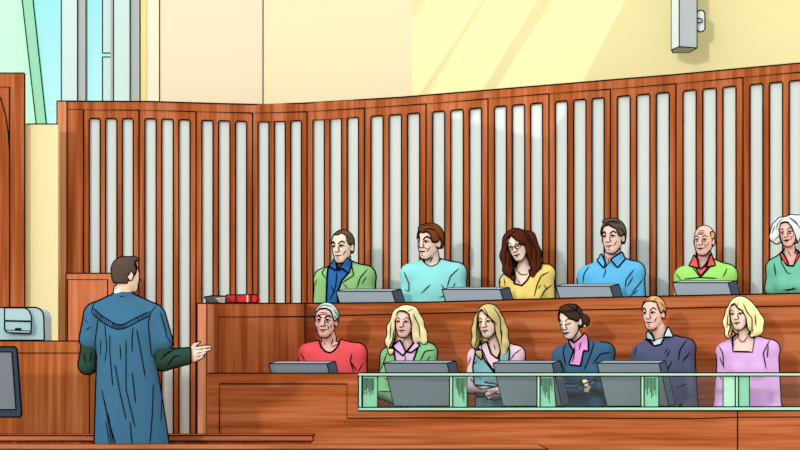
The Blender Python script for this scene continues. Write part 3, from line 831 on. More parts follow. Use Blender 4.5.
def juror(sp):
    front = sp['row'] == 'f'
    seat = SEAT_F if front else SEAT_B
    D = (frontD if front else backD)(sp['x'])
    k = D / F
    zseat = (seat + .022 - H) / k                 # figure z of the seat
    sl, sr, nk = sp['sl'], sp['sr'], sp['neck']
    X = lambda px: px - sp['x']; Z = lambda py: HY - py
    fem = sp.get('fem', False)
    ztop = Z(sp['head']['top']) + 5
    g_lo = (X(sl[0]) - 8, -70, zseat - 61); g_hi = (X(sr[0]) + 8, 24, ztop)
    f = Figure('seated_person', sp['label'], sp['x'], D, (.17 if front else .70) + .004, g_lo, g_hi, .85, sp.get('group'))
    g = f.g
    s1 = np.array([X(sl[0]), 0, Z(sl[1])]); s2 = np.array([X(sr[0]), 0, Z(sr[1])])
    W = s2[0] - s1[0]; cx = (s1[0] + s2[0]) / 2; zm = (s1[2] + s2[2]) / 2
    rs = sp.get('rs', 6.6 if fem else 7.4)
    c1 = s1 + [rs + 2.0, 2, -rs + .8]; c2 = s2 + [-rs - 2.0, 2, -rs + .8]
    nb = np.array([X(nk[0]), 3, Z(nk[1])])
    T = g.new()
    add = lambda p: g.add(T, p)
    tr = sp.get('trap', 6.5)
    add(Cn(nb + [0, 0, -tr + 1.5], c1, tr, rs - .6, 4)); add(Cn(nb + [0, 0, -tr + 1.5], c2, tr, rs - .6, 4))
    add(El((cx, 1.5, zm - 24), (W * .40, 13.5, 26), 6)); add(Cn(c1 + [0, 0, -2], c2 + [0, 0, -2], rs, rs, 6))
    dz = (zm - 44) - (zseat + 12)
    add(Cn((cx - W * .14, 1, zm - 44), (cx - W * .14, 2, zseat + W * .18 + 2.5), W * .19, W * .18, 6)); add(Cn((cx + W * .14, 1, zm - 44), (cx + W * .14, 2, zseat + W * .18 + 2.5), W * .19, W * .18, 6))
    if fem:
        for q in (-1, 1): add(El((cx + q * W * .15, -9, zm - 27), (6.6, 6.5, 7), 4))
    ar = (6.0, 5.2, 4.4, 3.4) if fem else (7.4, 6.2, 5.4, 4.2)
    A = sp.get('arms')
    if A is None:
        A = [[(s1[0] + 4.5, 0, zseat + 30), (s1[0] + 19, -31, zseat + 19)], [(s2[0] - 4.5, 0, zseat + 30), (s2[0] - 19, -31, zseat + 19)]]
    else: A = [[(X(p[0]), p[1], Z(p[2])) for p in a] for a in A]
    S = g.new() if sp.get('shortsleeve') else T
    Bf = g.new()
    for c, (e, w) in zip((c1, c2), A):
        add(Cn(c, e if not sp.get('shortsleeve') else tuple(np.array(c) * .35 + np.array(e) * .65), ar[0], ar[1], 3))
        if sp.get('shortsleeve'):
            g.add(Bf, Cn(c, e, ar[0] - 2, ar[1] - 1.2, 2)); g.add(Bf, Cn(e, w, ar[2] - .6, ar[3] - .6, 2))
        else: add(Cn(e, w, ar[2], ar[3], 3))
    Lg = g.new()
    for q in (-1, 1):
        g.add(Lg, Cn((cx + q * 8, 4, zseat + 11), (cx + q * 10, -54, zseat + 8.5), 10.4, 7.6, 4)); g.add(Lg, Cn((cx + q * 10, -54, zseat + 8), (cx + q * 10, -52, zseat - 50), 7, 4.8, 3))
    Sh = g.new(); shoes = []
    for q in (-1, 1):
        S1 = g.new(); g.add(S1, Cn((cx + q * 10, -49, zseat - 56), (cx + q * 11, -59, zseat - 56.5), 4, 3.4, 3)); shoes.append(S1); Sh = np.minimum(Sh, S1)
    Lg = np.maximum(Lg, -(Sh - .3))
    # skin: one body
    hd = Head(f, fem=fem, **sp['head'])
    for p in hd.prims(): g.add(Bf, p)
    nr = .165 if fem else .205
    na = hd.p(0, .08, .28)
    g.add(Bf, Cn(na, (nb[0], 3, nb[2] + 1), nr * hd.hh, nr * hd.hh * 1.05, 2.5))
    inner = np.minimum(T + 1.6, Lg + 1.6)
    Bf = np.minimum(Bf, inner)
    kk = 2.5; hmx = np.clip(.5 + .5 * (inner - Bf) / kk, 0, 1)
    for (e, w), q in zip(A, (1, -1)):
        e = np.array(e, float); w = np.array(w, float); d = (w - e) / np.linalg.norm(w - e)
        add_hand(g, Bf, w + d * 1.5, d + np.array([q * .25, 0, -.05]), up=(q * .5, .2, .8), L=10.5 if not fem else 9.5, r=1.35 if not fem else 1.15, curl=.35)
    Bf = np.minimum(Bf, g.new())
    f.mesh('body', Bf, mat(sp['skin'], var=0), r=.55, minlen=8)
    f.mesh('trousers' if not sp.get('skirt') else 'skirt', Lg, mat(sp.get('leg', '#3A4152'), var=.01), r=.5, minlen=12)
    for i, S1 in enumerate(shoes): f.mesh('shoe%d' % i, S1, mat('#221D1C'), ink=False)
    for ly in sp['layers']:
        base = T if ly.get('on', 'T') == 'T' else None
        if base is None:
            N = g.new(); g.add(N, Cn(hd.p(0, .08, .10), (nb[0], 3, nb[2] - 3), nr * hd.hh * 1.05 + ly.get('nw', .8), nr * hd.hh * 1.2 + 1.5 + ly.get('nw', .8), 3)); base = np.minimum(N, T)
            if 'pts' in ly: pass
        Fd = base - ly.get('off', 1.0)
        Fd = np.maximum(Fd, -(Lg + .2)) if not ly.get('keep') else Fd
        regs = []
        if ly.get('rm'):
            Fd, rg = layer_cut(f, Fd, [neck_hole(q, f) for q in ly['rm']], 'rm', ly.get('ymax', 4)); regs.append(rg)
        if ly.get('keep') and 'collar' in ly['name']:
            for i, q in enumerate(ly['keep']):
                F1, rg = layer_cut(f, Fd, [neck_hole(q, f)], 'keep', ly.get('ymax', 3))
                f.mesh('collar_wing%d' % i, F1, mat(ly['col'], var=.01), regions=[(lambda V, rg=rg: rg(V))], r=.55, minlen=30)
            continue
        if ly.get('keep'):
            Fd, rg = layer_cut(f, Fd, [neck_hole(q, f) for q in ly['keep']], 'keep', ly.get('ymax', 3)); regs.append(rg)
        if ly.get('wristcut'): pass
        f.mesh(ly['name'], Fd, mat(ly['col'], var=.01), regions=[(lambda V, rg=rg: rg(V)) for rg in regs], r=.6, minlen=9)
    if sp.get('hair'):
        h = sp['hair']; ex = []
        for a in h.get('px', []):        # locks given on the picture: (x, y, depth, r) chains
            for p, q in zip(a, a[1:]): ex.append(Cn((X(p[0]), p[2], Z(p[1])), (X(q[0]), q[2], Z(q[1])), p[3], q[3], h.get('pk', 2.5)))
        for a in h.get('el', []): ex.append(hd.el(a[0], a[1], .05))
        Fh, rg = make_hair(f, hd, dict(h, extra=ex), None)
        f.mesh('hair', Fh, mat(h['col'], var=.03, scale=20), regions=[rg], r=.6, minlen=5)
    f.tree()
    # face and drawn creases belong to the surface they are drawn on
    mF = f.parts['body']['m']; make_face(f, hd, mF, sp.get('face', {}))
    last = [ly['name'] for ly in sp['layers'] if not ly.get('keep')][-1]
    for l in sp.get('lines', []): f.draw(f.parts[last]['m'], [(X(a), Z(b)) for a, b in l], .5)
    if sp.get('hair'):
        for l in sp['hair'].get('lines', []): f.draw(f.parts['hair']['m'], [(X(a), Z(b)) for a, b in l], .42)
    if sp.get('glasses'):
        mG = MB()
        def ring(cx_, r_):
            pts = [hd.p(cx_ + r_ * math.cos(t), -.43, .50 + r_ * .8 * math.sin(t)) for t in np.linspace(0, 2 * math.pi, 19)]
            mG.tube([Vector(v) for v in f.loc(np.array(pts))], [.42 * f.k] * 19, INK)
        ring(-.14, .105); ring(.14, .105)
        for a, b in (((-.04, -.43, .52), (.04, -.43, .52)), ((.245, -.43, .52), (.33, .05, .50)), ((-.245, -.43, .52), (-.33, .05, .50))):
            mG.tube([Vector(v) for v in f.loc(np.array([hd.p(*a), hd.p(*b)]))], [.38 * f.k] * 2, INK)
        mG.build('glasses', f.root)
    if sp.get('necklace'):
        mN = MB(); N_ = sp['necklace']
        f.draw(mN, [(X(a), Z(b)) for a, b in N_], .42)
        p = f.project(X(N_[len(N_) // 2][0]), Z(N_[len(N_) // 2][1]) - 1)
        if mN.v: mN.build('necklace', f.root)
    if sp.get('earring'):
        a = f.project(X(sp['earring'][0]), Z(sp['earring'][1]))
        if a is not None:
            mE = MB(); c = Vector(f.loc(np.array(a))); n = 8; q = 1.3 * f.k
            for i in range(6):
                pass
            vs_ = []; fs_ = []
            for i in range(7):
                for j in range(8):
                    t, u_ = math.pi * i / 6, 2 * math.pi * j / 8
                    vs_.append(c + Vector((math.sin(t) * math.cos(u_), math.sin(t) * math.sin(u_), math.cos(t))) * q)
            for i in range(6):
                for j in range(8): fs_.append((i * 8 + j, i * 8 + (j + 1) % 8, (i + 1) * 8 + (j + 1) % 8, (i + 1) * 8 + j))
            mE.add(vs_, fs_, mat('#F3F0E6', spec=.3, rough=.3)); mE.build('earring', f.root)
    f.finish()
    return f
JURORS = [
 dict(row='b', x=343, label='man in light green jacket over blue shirt, first from left in the back row', skin='#F8DEC6',
  head=dict(cx=342.5, top=230.5, chin=263.5, yaw=26, roll=-3), sl=(315, 272), sr=(374.5, 269), neck=(344, 262.5),
  layers=[dict(name='shirt', col='#2F6CB0', off=.7, rm=[[(332, 255), (333, 262), (336, 270), (341, 267), (347, 260), (347, 250)]]),
          dict(name='jacket', col='#93C983', off=2.0, rm=[[(328, 250), (328.5, 262), (327, 277), (325.5, 330), (337.5, 330), (338, 292), (342, 281), (349, 273), (351.5, 262), (349, 250)]]),
          dict(name='shirt_collar', col='#2F6CB0', off=2.7, on='N', keep=[[(329, 261.5), (335, 258), (337, 268), (336.2, 271), (329.5, 266.5)], [(337, 271), (347, 258), (352, 262), (349, 274), (342, 268.5)]])],
  lines=[[(328.5, 265), (321.5, 273), (326, 279)], [(351, 264), (353.8, 275.5), (341, 284)], [(368, 269), (360, 278), (356.5, 289)], [(337, 272), (335.5, 288), (330, 300)], [(317, 280), (313, 290), (308, 303)], [(343, 284), (348, 289)], [(366, 277), (362, 284)], [(331, 286), (335, 294)]],
  hair=dict(col='#6E5443', off=.02, lines=[[(336, 233), (343, 231.5)], [(347, 235), (351, 241)], [(349, 243), (351.5, 248)]], face=[(-.33, -.3), (-.33, .50), (-.27, .52), (-.26, .78), (-.16, .88), (-.02, .84), (.10, .90), (.22, .80), (.26, .56), (.33, .5), (.33, -.3)], fy=-.02, zlow=.30),
  face=dict(brow=.6, ang=.03, eye=1.1, lines=MANL)),
 dict(row='b', x=431, label='man in plain cyan sweater with brown hair, second from left in the back row', skin='#F8DCCB',
  head=dict(cx=429.5, top=225, chin=259.5, yaw=36, roll=3, pitch=4), sl=(401, 266.5), sr=(466, 265.5), neck=(432, 259.5),
  layers=[dict(name='sweater', col='#93E6E4', off=1.6, rm=[[(421, 245), (422, 258), (424, 262), (428, 265.5), (432, 266.5), (437, 264), (441.5, 258), (443, 250), (440, 245)]])],
  lines=[[(459, 268.5), (450, 277), (447, 288)], [(404, 272), (409, 284), (409, 292), (405, 290)], [(430.5, 285), (421, 294)], [(441, 285), (445, 290)], [(430, 263), (433, 257)], [(455, 283), (453, 288)], [(439, 298), (446, 296)]],
  hair=dict(col='#7A4526', lines=[[(420, 228), (427, 225.5), (434, 227)], [(423, 231), (430, 229), (437, 232)], [(436, 233), (441, 240), (441, 247)]], off=.055, fy=.03, zlow=.32, el=[((0, -.12, .90), (.26, .22, .12))], face=[(-.33, -.3), (-.33, .56), (-.27, .62), (-.26, .74), (-.14, .80), (0, .77), (.12, .80), (.22, .72), (.25, .5), (.33, .5), (.33, -.3)]),
  face=dict(brow=.7, ang=.04, eye=1.1, mouth=.5, lines=MANL + [[(.10, .35), (.15, .29)]])),
 dict(row='b', x=524, fem=True, label='woman with long dark brown hair and glasses in a yellow top, back row', skin='#FBE4D2',
  head=dict(cx=517.5, top=230, chin=261, yaw=18, roll=-15, pitch=6), sl=(500, 275.5), sr=(555, 267), neck=(524, 264),
  layers=[dict(name='blouse', col='#F3DA7C', off=1.3, rm=[[(512, 262), (515, 276), (514, 284), (522, 286), (527, 281), (531, 274), (536, 264), (528, 250)]])],
  lines=[[(549, 272), (541, 276), (537, 285), (534, 297)], [(552, 285), (545, 290), (540, 299)], [(504, 278), (505, 286)], [(544, 285), (547, 290)], [(518, 280), (520, 284)], [(541, 285), (538, 289)], [(501, 281), (497, 288)]],
  necklace=[(517, 269), (519, 273.5), (523, 275.5), (528, 274)],
  hair=dict(col='#56281A', off=.06, fy=.15, ears=False, long=True, face=[(-.35, -.35), (-.24, -.2), (-.22, .5), (-.20, .78), (-.06, .90), (.05, .80), (.17, .62), (.22, .2), (.30, -.35)],
   pk=5, el=[((0, .14, .36), (.36, .32, .56))],
   px=[[(509, 240, 0, 6), (506.5, 256, -1, 5.5), (509, 270, -6, 5), (513.5, 279, -9, 2)], [(529, 238, 1, 7), (534, 254, 0, 6.5), (534.5, 266, -4, 6), (532.5, 277, -8, 2.4)], [(520, 245, 10, 10), (522, 268, 11, 9)]],
   lines=[[(519, 229), (511, 235), (506, 250), (505, 266)], [(522, 229), (531, 245), (532, 262)], [(526, 231), (536, 250), (536, 266)], [(509, 256), (510, 270)]]),
  face=dict(brow=.25, eye=.8, bz=.02, mouth=.5), glasses=True),
 dict(row='b', x=612, label='man in bright blue collared shirt, back row', skin='#F5CFC2',
  head=dict(cx=613, top=220, chin=254, yaw=22, roll=-2), sl=(577.5, 268), sr=(644.5, 264), neck=(612, 256),
  layers=[dict(name='shirt', col='#62BDEE', off=1.2, rm=[[(599, 245), (600.5, 256), (605.5, 267), (611, 259), (621, 252), (620, 245)]]),
          dict(name='shirt_collar', col='#62BDEE', off=2.4, on='N', keep=[[(596, 257), (601.5, 253.5), (605.5, 263), (604, 268.5), (598.5, 262)], [(610.5, 259.5), (622, 252), (625.5, 258.5), (617.5, 268)]])],
  lines=[[(605, 268), (606, 271), (603, 278)], [(634, 269.5), (626, 280), (625, 288)], [(589, 266), (584, 274), (583, 283)], [(633, 277), (627, 287)], [(643, 279), (632, 293)], [(609, 258), (608, 262)], [(638, 290), (630, 296)]],
  hair=dict(col='#5E5545', lines=[[(605, 224), (612, 221), (620, 224)], [(617, 227), (624, 232), (626, 240)], [(622, 238), (624, 244)]], off=.05, fy=.0, zlow=.30, el=[((.0, -.12, .96), (.25, .22, .09))], face=[(-.33, -.3), (-.33, .54), (-.27, .58), (-.26, .72), (-.16, .82), (-.02, .86), (.12, .78), (.22, .72), (.26, .52), (.33, .5), (.33, -.3)]),
  face=dict(brow=.6, ang=.03, lines=MANL)),
 dict(row='b', x=705, label='bald man in lime green V-neck with red collar, back row', skin='#F3C4B6',
  head=dict(cx=704, top=224.5, chin=255.5, yaw=18, full=1.08), sl=(675, 269), sr=(736.5, 267), neck=(704, 258),
  layers=[dict(name='shirt', col='#E4615C', off=.5, rm=[[(694, 246), (695.5, 257), (698, 266), (701, 269), (705, 265), (711, 256), (711, 246)]]),
          dict(name='sweater', col='#A2E873', off=1.6, rm=[[(692, 246), (693, 260), (695, 266), (700.6, 275.5), (706, 269), (711, 264), (713, 254), (712, 246)]]),
          dict(name='shirt_collar', col='#E4615C', off=2.6, on='N', keep=[[(689, 265.5), (694, 254), (697.5, 259), (699, 268)], [(706, 267), (711, 252.5), (715.5, 265.5)]])],
  lines=[[(692, 266), (700.5, 277.5), (711, 266)], [(727, 268), (723, 277)], [(676, 273), (681, 280)], [(684, 279), (700, 277.5), (717, 278.5)], [(699, 266), (701, 270), (703, 266)]],
  hair=dict(col='#E3C277', off=.012, fy=.06, zlow=.30, ztop=.78, face=[(-.45, -.4), (-.45, 1.3), (.20, 1.3), (.26, .6), (.26, -.4)]),
  face=dict(brow=.4, eye=.9, lines=OLD + [[(-.10, .80), (.12, .79)]], mouth=.5)),
 dict(row='b', x=790, fem=True, label='older woman with white wavy hair in a teal top, back row', skin='#F5C0B6',
  head=dict(cx=788.5, top=217, chin=246.5, yaw=14, roll=-5), sl=(766.5, 260), sr=(815, 258), neck=(790, 250), rs=7.2, shortsleeve=True,
  arms=[[(769, 1, 300), (783, -26, 320)], [(812, 1, 300), (798, -26, 320)]],
  layers=[dict(name='top', col='#72C2A6', off=1.5, rm=[[(780, 240), (781.5, 254), (787, 265), (793, 266), (798, 257), (800, 240)]]),
          dict(name='collar', col='#D8504F', off=1.9, on='N', keep=[[(779.5, 252), (783, 252), (788, 262), (787.5, 265.5), (782, 259)], [(793, 264), (798, 252), (801, 253), (797.5, 260)]])],
  lines=[[(774, 262), (776, 276)], [(783, 290), (797, 289)], [(786, 291.5), (795, 287.5)], [(788, 250), (791, 256)], [(797, 247), (794, 253)]],
  necklace=[(780, 252), (781.5, 262), (786, 271), (789.5, 274.5), (791, 273)],
  hair=dict(col='#E9F3F0', off=.06, fy=.12, ears=False, long=True, zlow=.12, face=[(-.35, -.35), (-.26, .05), (-.25, .66), (-.16, .84), (.0, .86), (.10, .82), (.20, .66), (.25, .35), (.27, -.35)],
   pk=4, el=[((0, .12, .50), (.40, .36, .47))],
   px=[[(780, 219, -1, 2.6), (776, 225, -2, 2.8), (775, 230, -2, 3.2), (774, 236, -2, 3.6), (777, 240, -3, 3.2)], [(779, 226, -1, 4), (779, 236, -1, 4)], [(792, 216, -2, 2.4), (799, 218, -2, 2.8), (803, 225, -1, 2.8), (805, 233, 0, 3)]],
   lines=[[(784, 217), (778, 222), (776, 229)], [(790, 218), (797, 224)], [(779, 235), (775, 239)], [(788, 216), (795, 220), (800, 228)], [(775, 224), (772, 233)], [(776, 238), (772, 242)]]),
  face=dict(brow=.4, eye=.9, lines=OLD[2:7], mouth=.6)),
 dict(row='f', x=328, label='grey-haired man in a red sweater, leftmost of the front row', skin='#F6C5BC',
  head=dict(cx=326, top=304, chin=338, yaw=14, roll=1), sl=(298.5, 346.5), sr=(366.5, 346), neck=(329, 339.5),
  layers=[dict(name='sweater', col='#F25A62', off=1.5, rm=[[(318, 325), (319, 341), (321, 347), (325, 351.5), (330, 353), (334, 351), (338, 346), (340, 340), (339, 325)]])],
  lines=[[(352, 353), (350, 361), (353.5, 372)], [(363, 363), (358, 372)], [(301, 353), (305, 361)], [(324, 342), (325, 345)], [(333, 338), (331, 346)], [(338, 344), (331, 347)], [(350, 361), (357, 371)]],
  hair=dict(col='#CFE2D6', lines=[[(317, 309), (324, 305), (332, 307)], [(321, 310), (328, 308)], [(334, 310), (338, 317)], [(335, 316), (337, 322)]], off=.045, fy=.0, zlow=.34, face=[(-.33, -.3), (-.33, .54), (-.28, .58), (-.25, .76), (-.12, .85), (.05, .86), (.19, .80), (.26, .60), (.27, .5), (.33, .5), (.33, -.3)]),
  face=dict(brow=.7, eye=1.1, ang=.03, lines=OLD, mouth=.5)),
 dict(row='f', x=408, fem=True, label='blonde woman in green jacket and lilac shirt, front row', skin='#F8CCC2',
  head=dict(cx=405, top=307, chin=338, yaw=16, roll=2), sl=(381, 350), sr=(436.5, 346), neck=(408, 340), leg='#8AC993', skirt=True,
  arms=[[(382.5, -6, 392), (408, -22, 405)], [(432, -2, 390), (412, -24, 400)]],
  layers=[dict(name='shirt', col='#E6BDE6', off=.7, rm=[[(399, 330), (400, 342), (405.5, 353), (411, 346), (416, 340), (415, 330)]]),
          dict(name='jacket', col='#8ACB8E', off=1.8, rm=[[(394, 330), (392.5, 345), (395, 358), (396.5, 372), (397, 420), (409, 420), (411.5, 366), (416.5, 352), (419, 345), (417, 330)]]),
          dict(name='shirt_collar', col='#E6BDE6', off=2.5, on='N', keep=[[(393, 346), (400, 340), (405.5, 352), (403.5, 356), (396, 350)], [(407, 352), (415.5, 341), (420, 346), (411.5, 352.5)]])],
  lines=[[(434.5, 350), (425, 351), (420, 361)], [(387, 353), (382, 367), (379, 373)], [(430, 356), (426, 362)], [(384, 378), (394, 382)], [(394, 384), (390, 392)], [(379, 391), (394, 392)], [(405.5, 356), (405, 364)]],
  hair=dict(col='#F4EDB6', off=.07, fy=.12, ears=False, long=True, face=[(-.40, -.35), (-.27, .0), (-.25, .66), (-.15, .86), (.06, .86), (.20, .76), (.26, .5), (.26, .1), (.33, -.35)],
   pk=5, el=[((.02, .12, .38), (.44, .32, .62)), ((.05, .14, .05), (.50, .26, .34))],
   px=[[(397, 314, 0, 4), (392, 328, 0, 4), (389.5, 342, -4, 3.5), (391, 351, -8, 1.8), (390.5, 354, -9, .8)], [(413, 312, 2, 5), (418, 322, 2, 4.6), (421.5, 334, 0, 4.6), (424, 341, -3, 3.6)]],
   lines=[[(404, 313), (410, 311), (413, 309)], [(413, 314), (419, 326), (420, 338)], [(391, 322), (390, 340)], [(394, 330), (392, 345)]]),
  face=dict(brow=.3, eye=1.0, mouth=.5)),
 dict(row='f', x=494, fem=True, label='woman with ash-blonde hair in pink blouse and teal vest, arms folded', skin='#FAD8C6',
  head=dict(cx=488.5, top=306, chin=338, yaw=22, roll=-5), sl=(467.5, 350), sr=(525, 348), neck=(495, 340.5), leg='#7DB0BA', skirt=True,
  arms=[[(471, -6, 387), (494, -26, 389.5)], [(520, -4, 388), (494, -24, 394)]],
  layers=[dict(name='blouse', col='#F2D0E0', off=1.1, rm=[[(488, 330), (487, 342), (491, 354), (497.5, 359), (501, 350), (503, 341), (500, 330)]]),
          dict(name='vest', col='#80B4BE', off=2.2, ymax=0, keep=[[(476.5, 347), (480, 350), (485, 361), (493.5, 372), (499, 362), (500.5, 349), (508, 344), (509.5, 352), (508, 366), (506, 380), (497, 386.5), (474.5, 385), (473, 366)], [(474, 397), (510, 397), (512, 425), (472, 425)]])],
  lines=[[(484, 341), (481, 347), (487, 361), (495, 372), (499, 361)], [(471, 357), (468, 366)], [(472, 366), (477, 361)], [(515, 353), (510, 360)], [(521, 349), (513, 355)], [(474, 385), (481, 389), (496, 387)], [(468, 392), (480, 396.5), (492, 395), (498, 390)], [(470, 378), (474, 383)], [(494, 344), (495, 350)]],
  hair=dict(col='#D3C284', off=.07, fy=.10, ears=False, long=True, face=[(-.40, -.35), (-.27, .0), (-.25, .66), (-.20, .84), (-.08, .90), (.08, .72), (.20, .60), (.25, .4), (.24, .1), (.33, -.35)],
   pk=5, el=[((0, .12, .36), (.42, .32, .60)), ((.03, .14, .0), (.44, .26, .36))],
   px=[[(478, 320, 0, 4.5), (477, 330, -1, 4.5), (476.5, 343, -5, 4.2), (479, 353, -9, 2), (481.5, 359, -10, .8)], [(500, 322, 1, 5), (502, 332, 0, 5.2), (504, 344, -5, 4.5), (503.5, 353, -8, 2), (501, 359, -9, .8)], ],
   lines=[[(484, 308), (488, 316), (497, 325)], [(494, 308), (500, 318), (501, 336)], [(477, 320), (476, 340)], [(481, 324), (479, 345)], [(502, 330), (501, 346)]]),
  face=dict(brow=.35, eye=1.0, mouth=.5, smile=.008)),
 dict(row='f', x=583, fem=True, label='woman with dark bun, navy suit and pink neck scarf, looking down', skin='#FBE0CC',
  head=dict(cx=570.5, top=305, chin=338, yaw=32, roll=-4, pitch=12, y=-5), sl=(552.5, 349), sr=(614, 345.5), neck=(578, 340), leg='#3B6286', skirt=True,
  arms=[[(557, -5, 390), (582, -26, 389)], [(610, -4, 390), (590, -28, 384)]],
  layers=[dict(name='suit_jacket', col='#3F6787', off=1.6, rm=[[(570, 328), (569, 341), (574, 352), (581, 358), (586, 346), (587, 328)]]),
          dict(name='scarf', col='#E69DD8', off=2.8, on='N', nw=1.6, ymax=0, keep=[[(568, 338), (574, 343), (579, 339), (586.5, 331), (588, 340), (588.5, 351.5), (584, 350.5), (583, 353), (580.5, 366), (569, 364.5), (574, 350), (570.5, 346)]])],
  lines=[[(588, 334), (594, 343), (590, 356), (584, 370)], [(566, 342), (563, 352), (566, 366)], [(611, 352), (600, 354), (593, 364)], [(575, 346), (574, 356), (572, 363)], [(581, 342), (579, 350)], [(606, 361), (601, 368)], [(566, 388), (577, 387), (590, 381), (598, 377)], [(588, 384), (594, 385.5), (597, 382), (592, 380), (588, 384)], [(560, 360), (566, 374), (569, 379)]],
  hair=dict(col='#46332B', off=.04, fy=.02, zlow=.26, el=[((.25, .33, .42), (.20, .20, .20)), ((.08, -.1, .93), (.28, .24, .12))], face=[(-.33, -.3), (-.33, .54), (-.29, .60), (-.27, .74), (-.15, .86), (.0, .82), (.14, .70), (.26, .56), (.29, .5), (.33, .5), (.33, -.3)],
   lines=[[(566, 305), (574, 309), (582, 316)], [(576, 304), (584, 311)]]),
  face=dict(brow=.4, closed=True, mouth=.6, eye=.95), earring=(584.6, 326)),
 dict(row='f', x=662, label='ginger-haired man in a dark navy sweater over a pale collared shirt, front row', skin='#F7CBBE',
  head=dict(cx=653.5, top=296.5, chin=330, yaw=24, roll=-2), sl=(632.5, 346), sr=(694.5, 341), neck=(660, 334), leg='#454E74',
  layers=[dict(name='undershirt', col='#C9EDEE', off=.6, rm=[[(647, 320), (648, 333), (654, 339.5), (663, 337), (668, 328), (667, 320)]]),
          dict(name='sweater', col='#565B7C', off=1.7, rm=[[(644, 320), (645, 338), (654, 346), (661, 344.5), (664, 338), (670, 330), (669, 320)]]),
          dict(name='shirt_collar', col='#C9EDEE', off=2.6, on='N', keep=[[(643.5, 337), (648, 330.5), (652, 335), (655, 341), (648, 339)], [(663.5, 337), (668, 325.5), (673.5, 337)]])],
  lines=[[(645, 338), (652, 342), (654, 346.5), (662, 344.5)], [(688, 338), (680, 349), (678, 361)], [(637, 346), (634, 356)], [(670, 350), (666, 358)], [(668, 348), (664, 354)], [(690, 352), (682, 362)], [(672, 361), (666, 372)], [(676, 388), (686, 384)]],
  hair=dict(col='#DDA86E', lines=[[(646, 301), (651, 298)], [(652, 302), (657, 298.5)], [(660, 302), (665, 308)], [(663, 309), (665, 315)]], off=.03, fy=.0, zlow=.34, face=[(-.33, -.3), (-.33, .54), (-.28, .60), (-.27, .78), (-.12, .86), (.05, .86), (.20, .82), (.26, .62), (.27, .5), (.33, .5), (.33, -.3)]),
  face=dict(brow=.5, ang=.04, lines=MANL)),
 dict(row='f', x=747, fem=True, label='woman with wavy pale blonde hair in a lavender dress, right end of the front row', skin='#FBDCCC',
  head=dict(cx=740, top=298, chin=330, yaw=18, roll=-3), sl=(716.5, 345), sr=(779, 342.5), neck=(744, 334), leg='#D9ADE4', skirt=True,
  layers=[dict(name='dress', col='#DDB0E8', off=1.5, rm=[[(732, 320), (732, 337), (733.5, 351.5), (752, 352), (754.5, 336), (753, 320)]])],
  lines=[[(718, 344), (723, 353), (724, 369)], [(720, 357), (723, 366)], [(770, 339), (763, 353), (766, 369)], [(768, 345), (767, 358)], [(717, 371), (722, 380)]],
  necklace=[(737.5, 334), (740, 341), (743.5, 342.5), (748, 336)],
  hair=dict(col='#F5EFAE', off=.07, fy=.12, ears=False, long=True, face=[(-.35, -.35), (-.26, .0), (-.24, .60), (-.18, .78), (-.05, .84), (.05, .70), (.18, .60), (.25, .35), (.25, .05), (.33, -.35)],
   pk=4, el=[((.04, .12, .42), (.50, .34, .58))],
   px=[[(730, 312, 0, 4.5), (728, 322, -1, 4.6), (729.5, 334, -5, 3.6), (734, 338, -7, 1.6)], [(754, 312, 1, 5), (758, 321, 0, 5.2), (756.5, 331, -4, 4), (751, 336, -6, 1.6)], [(757, 322, -1, 5), (760, 330, -2, 3)]],
   lines=[[(743, 303), (747, 312), (752, 318), (752, 334)], [(738, 302), (737, 309)], [(755, 314), (756, 326)], [(728, 314), (727, 328)], [(750, 331), (754, 330)], [(727, 322), (731, 327), (728, 333)]]),
  face=dict(brow=.3, eye=.95, mouth=.5)),
]
for sp in JURORS: juror(sp)
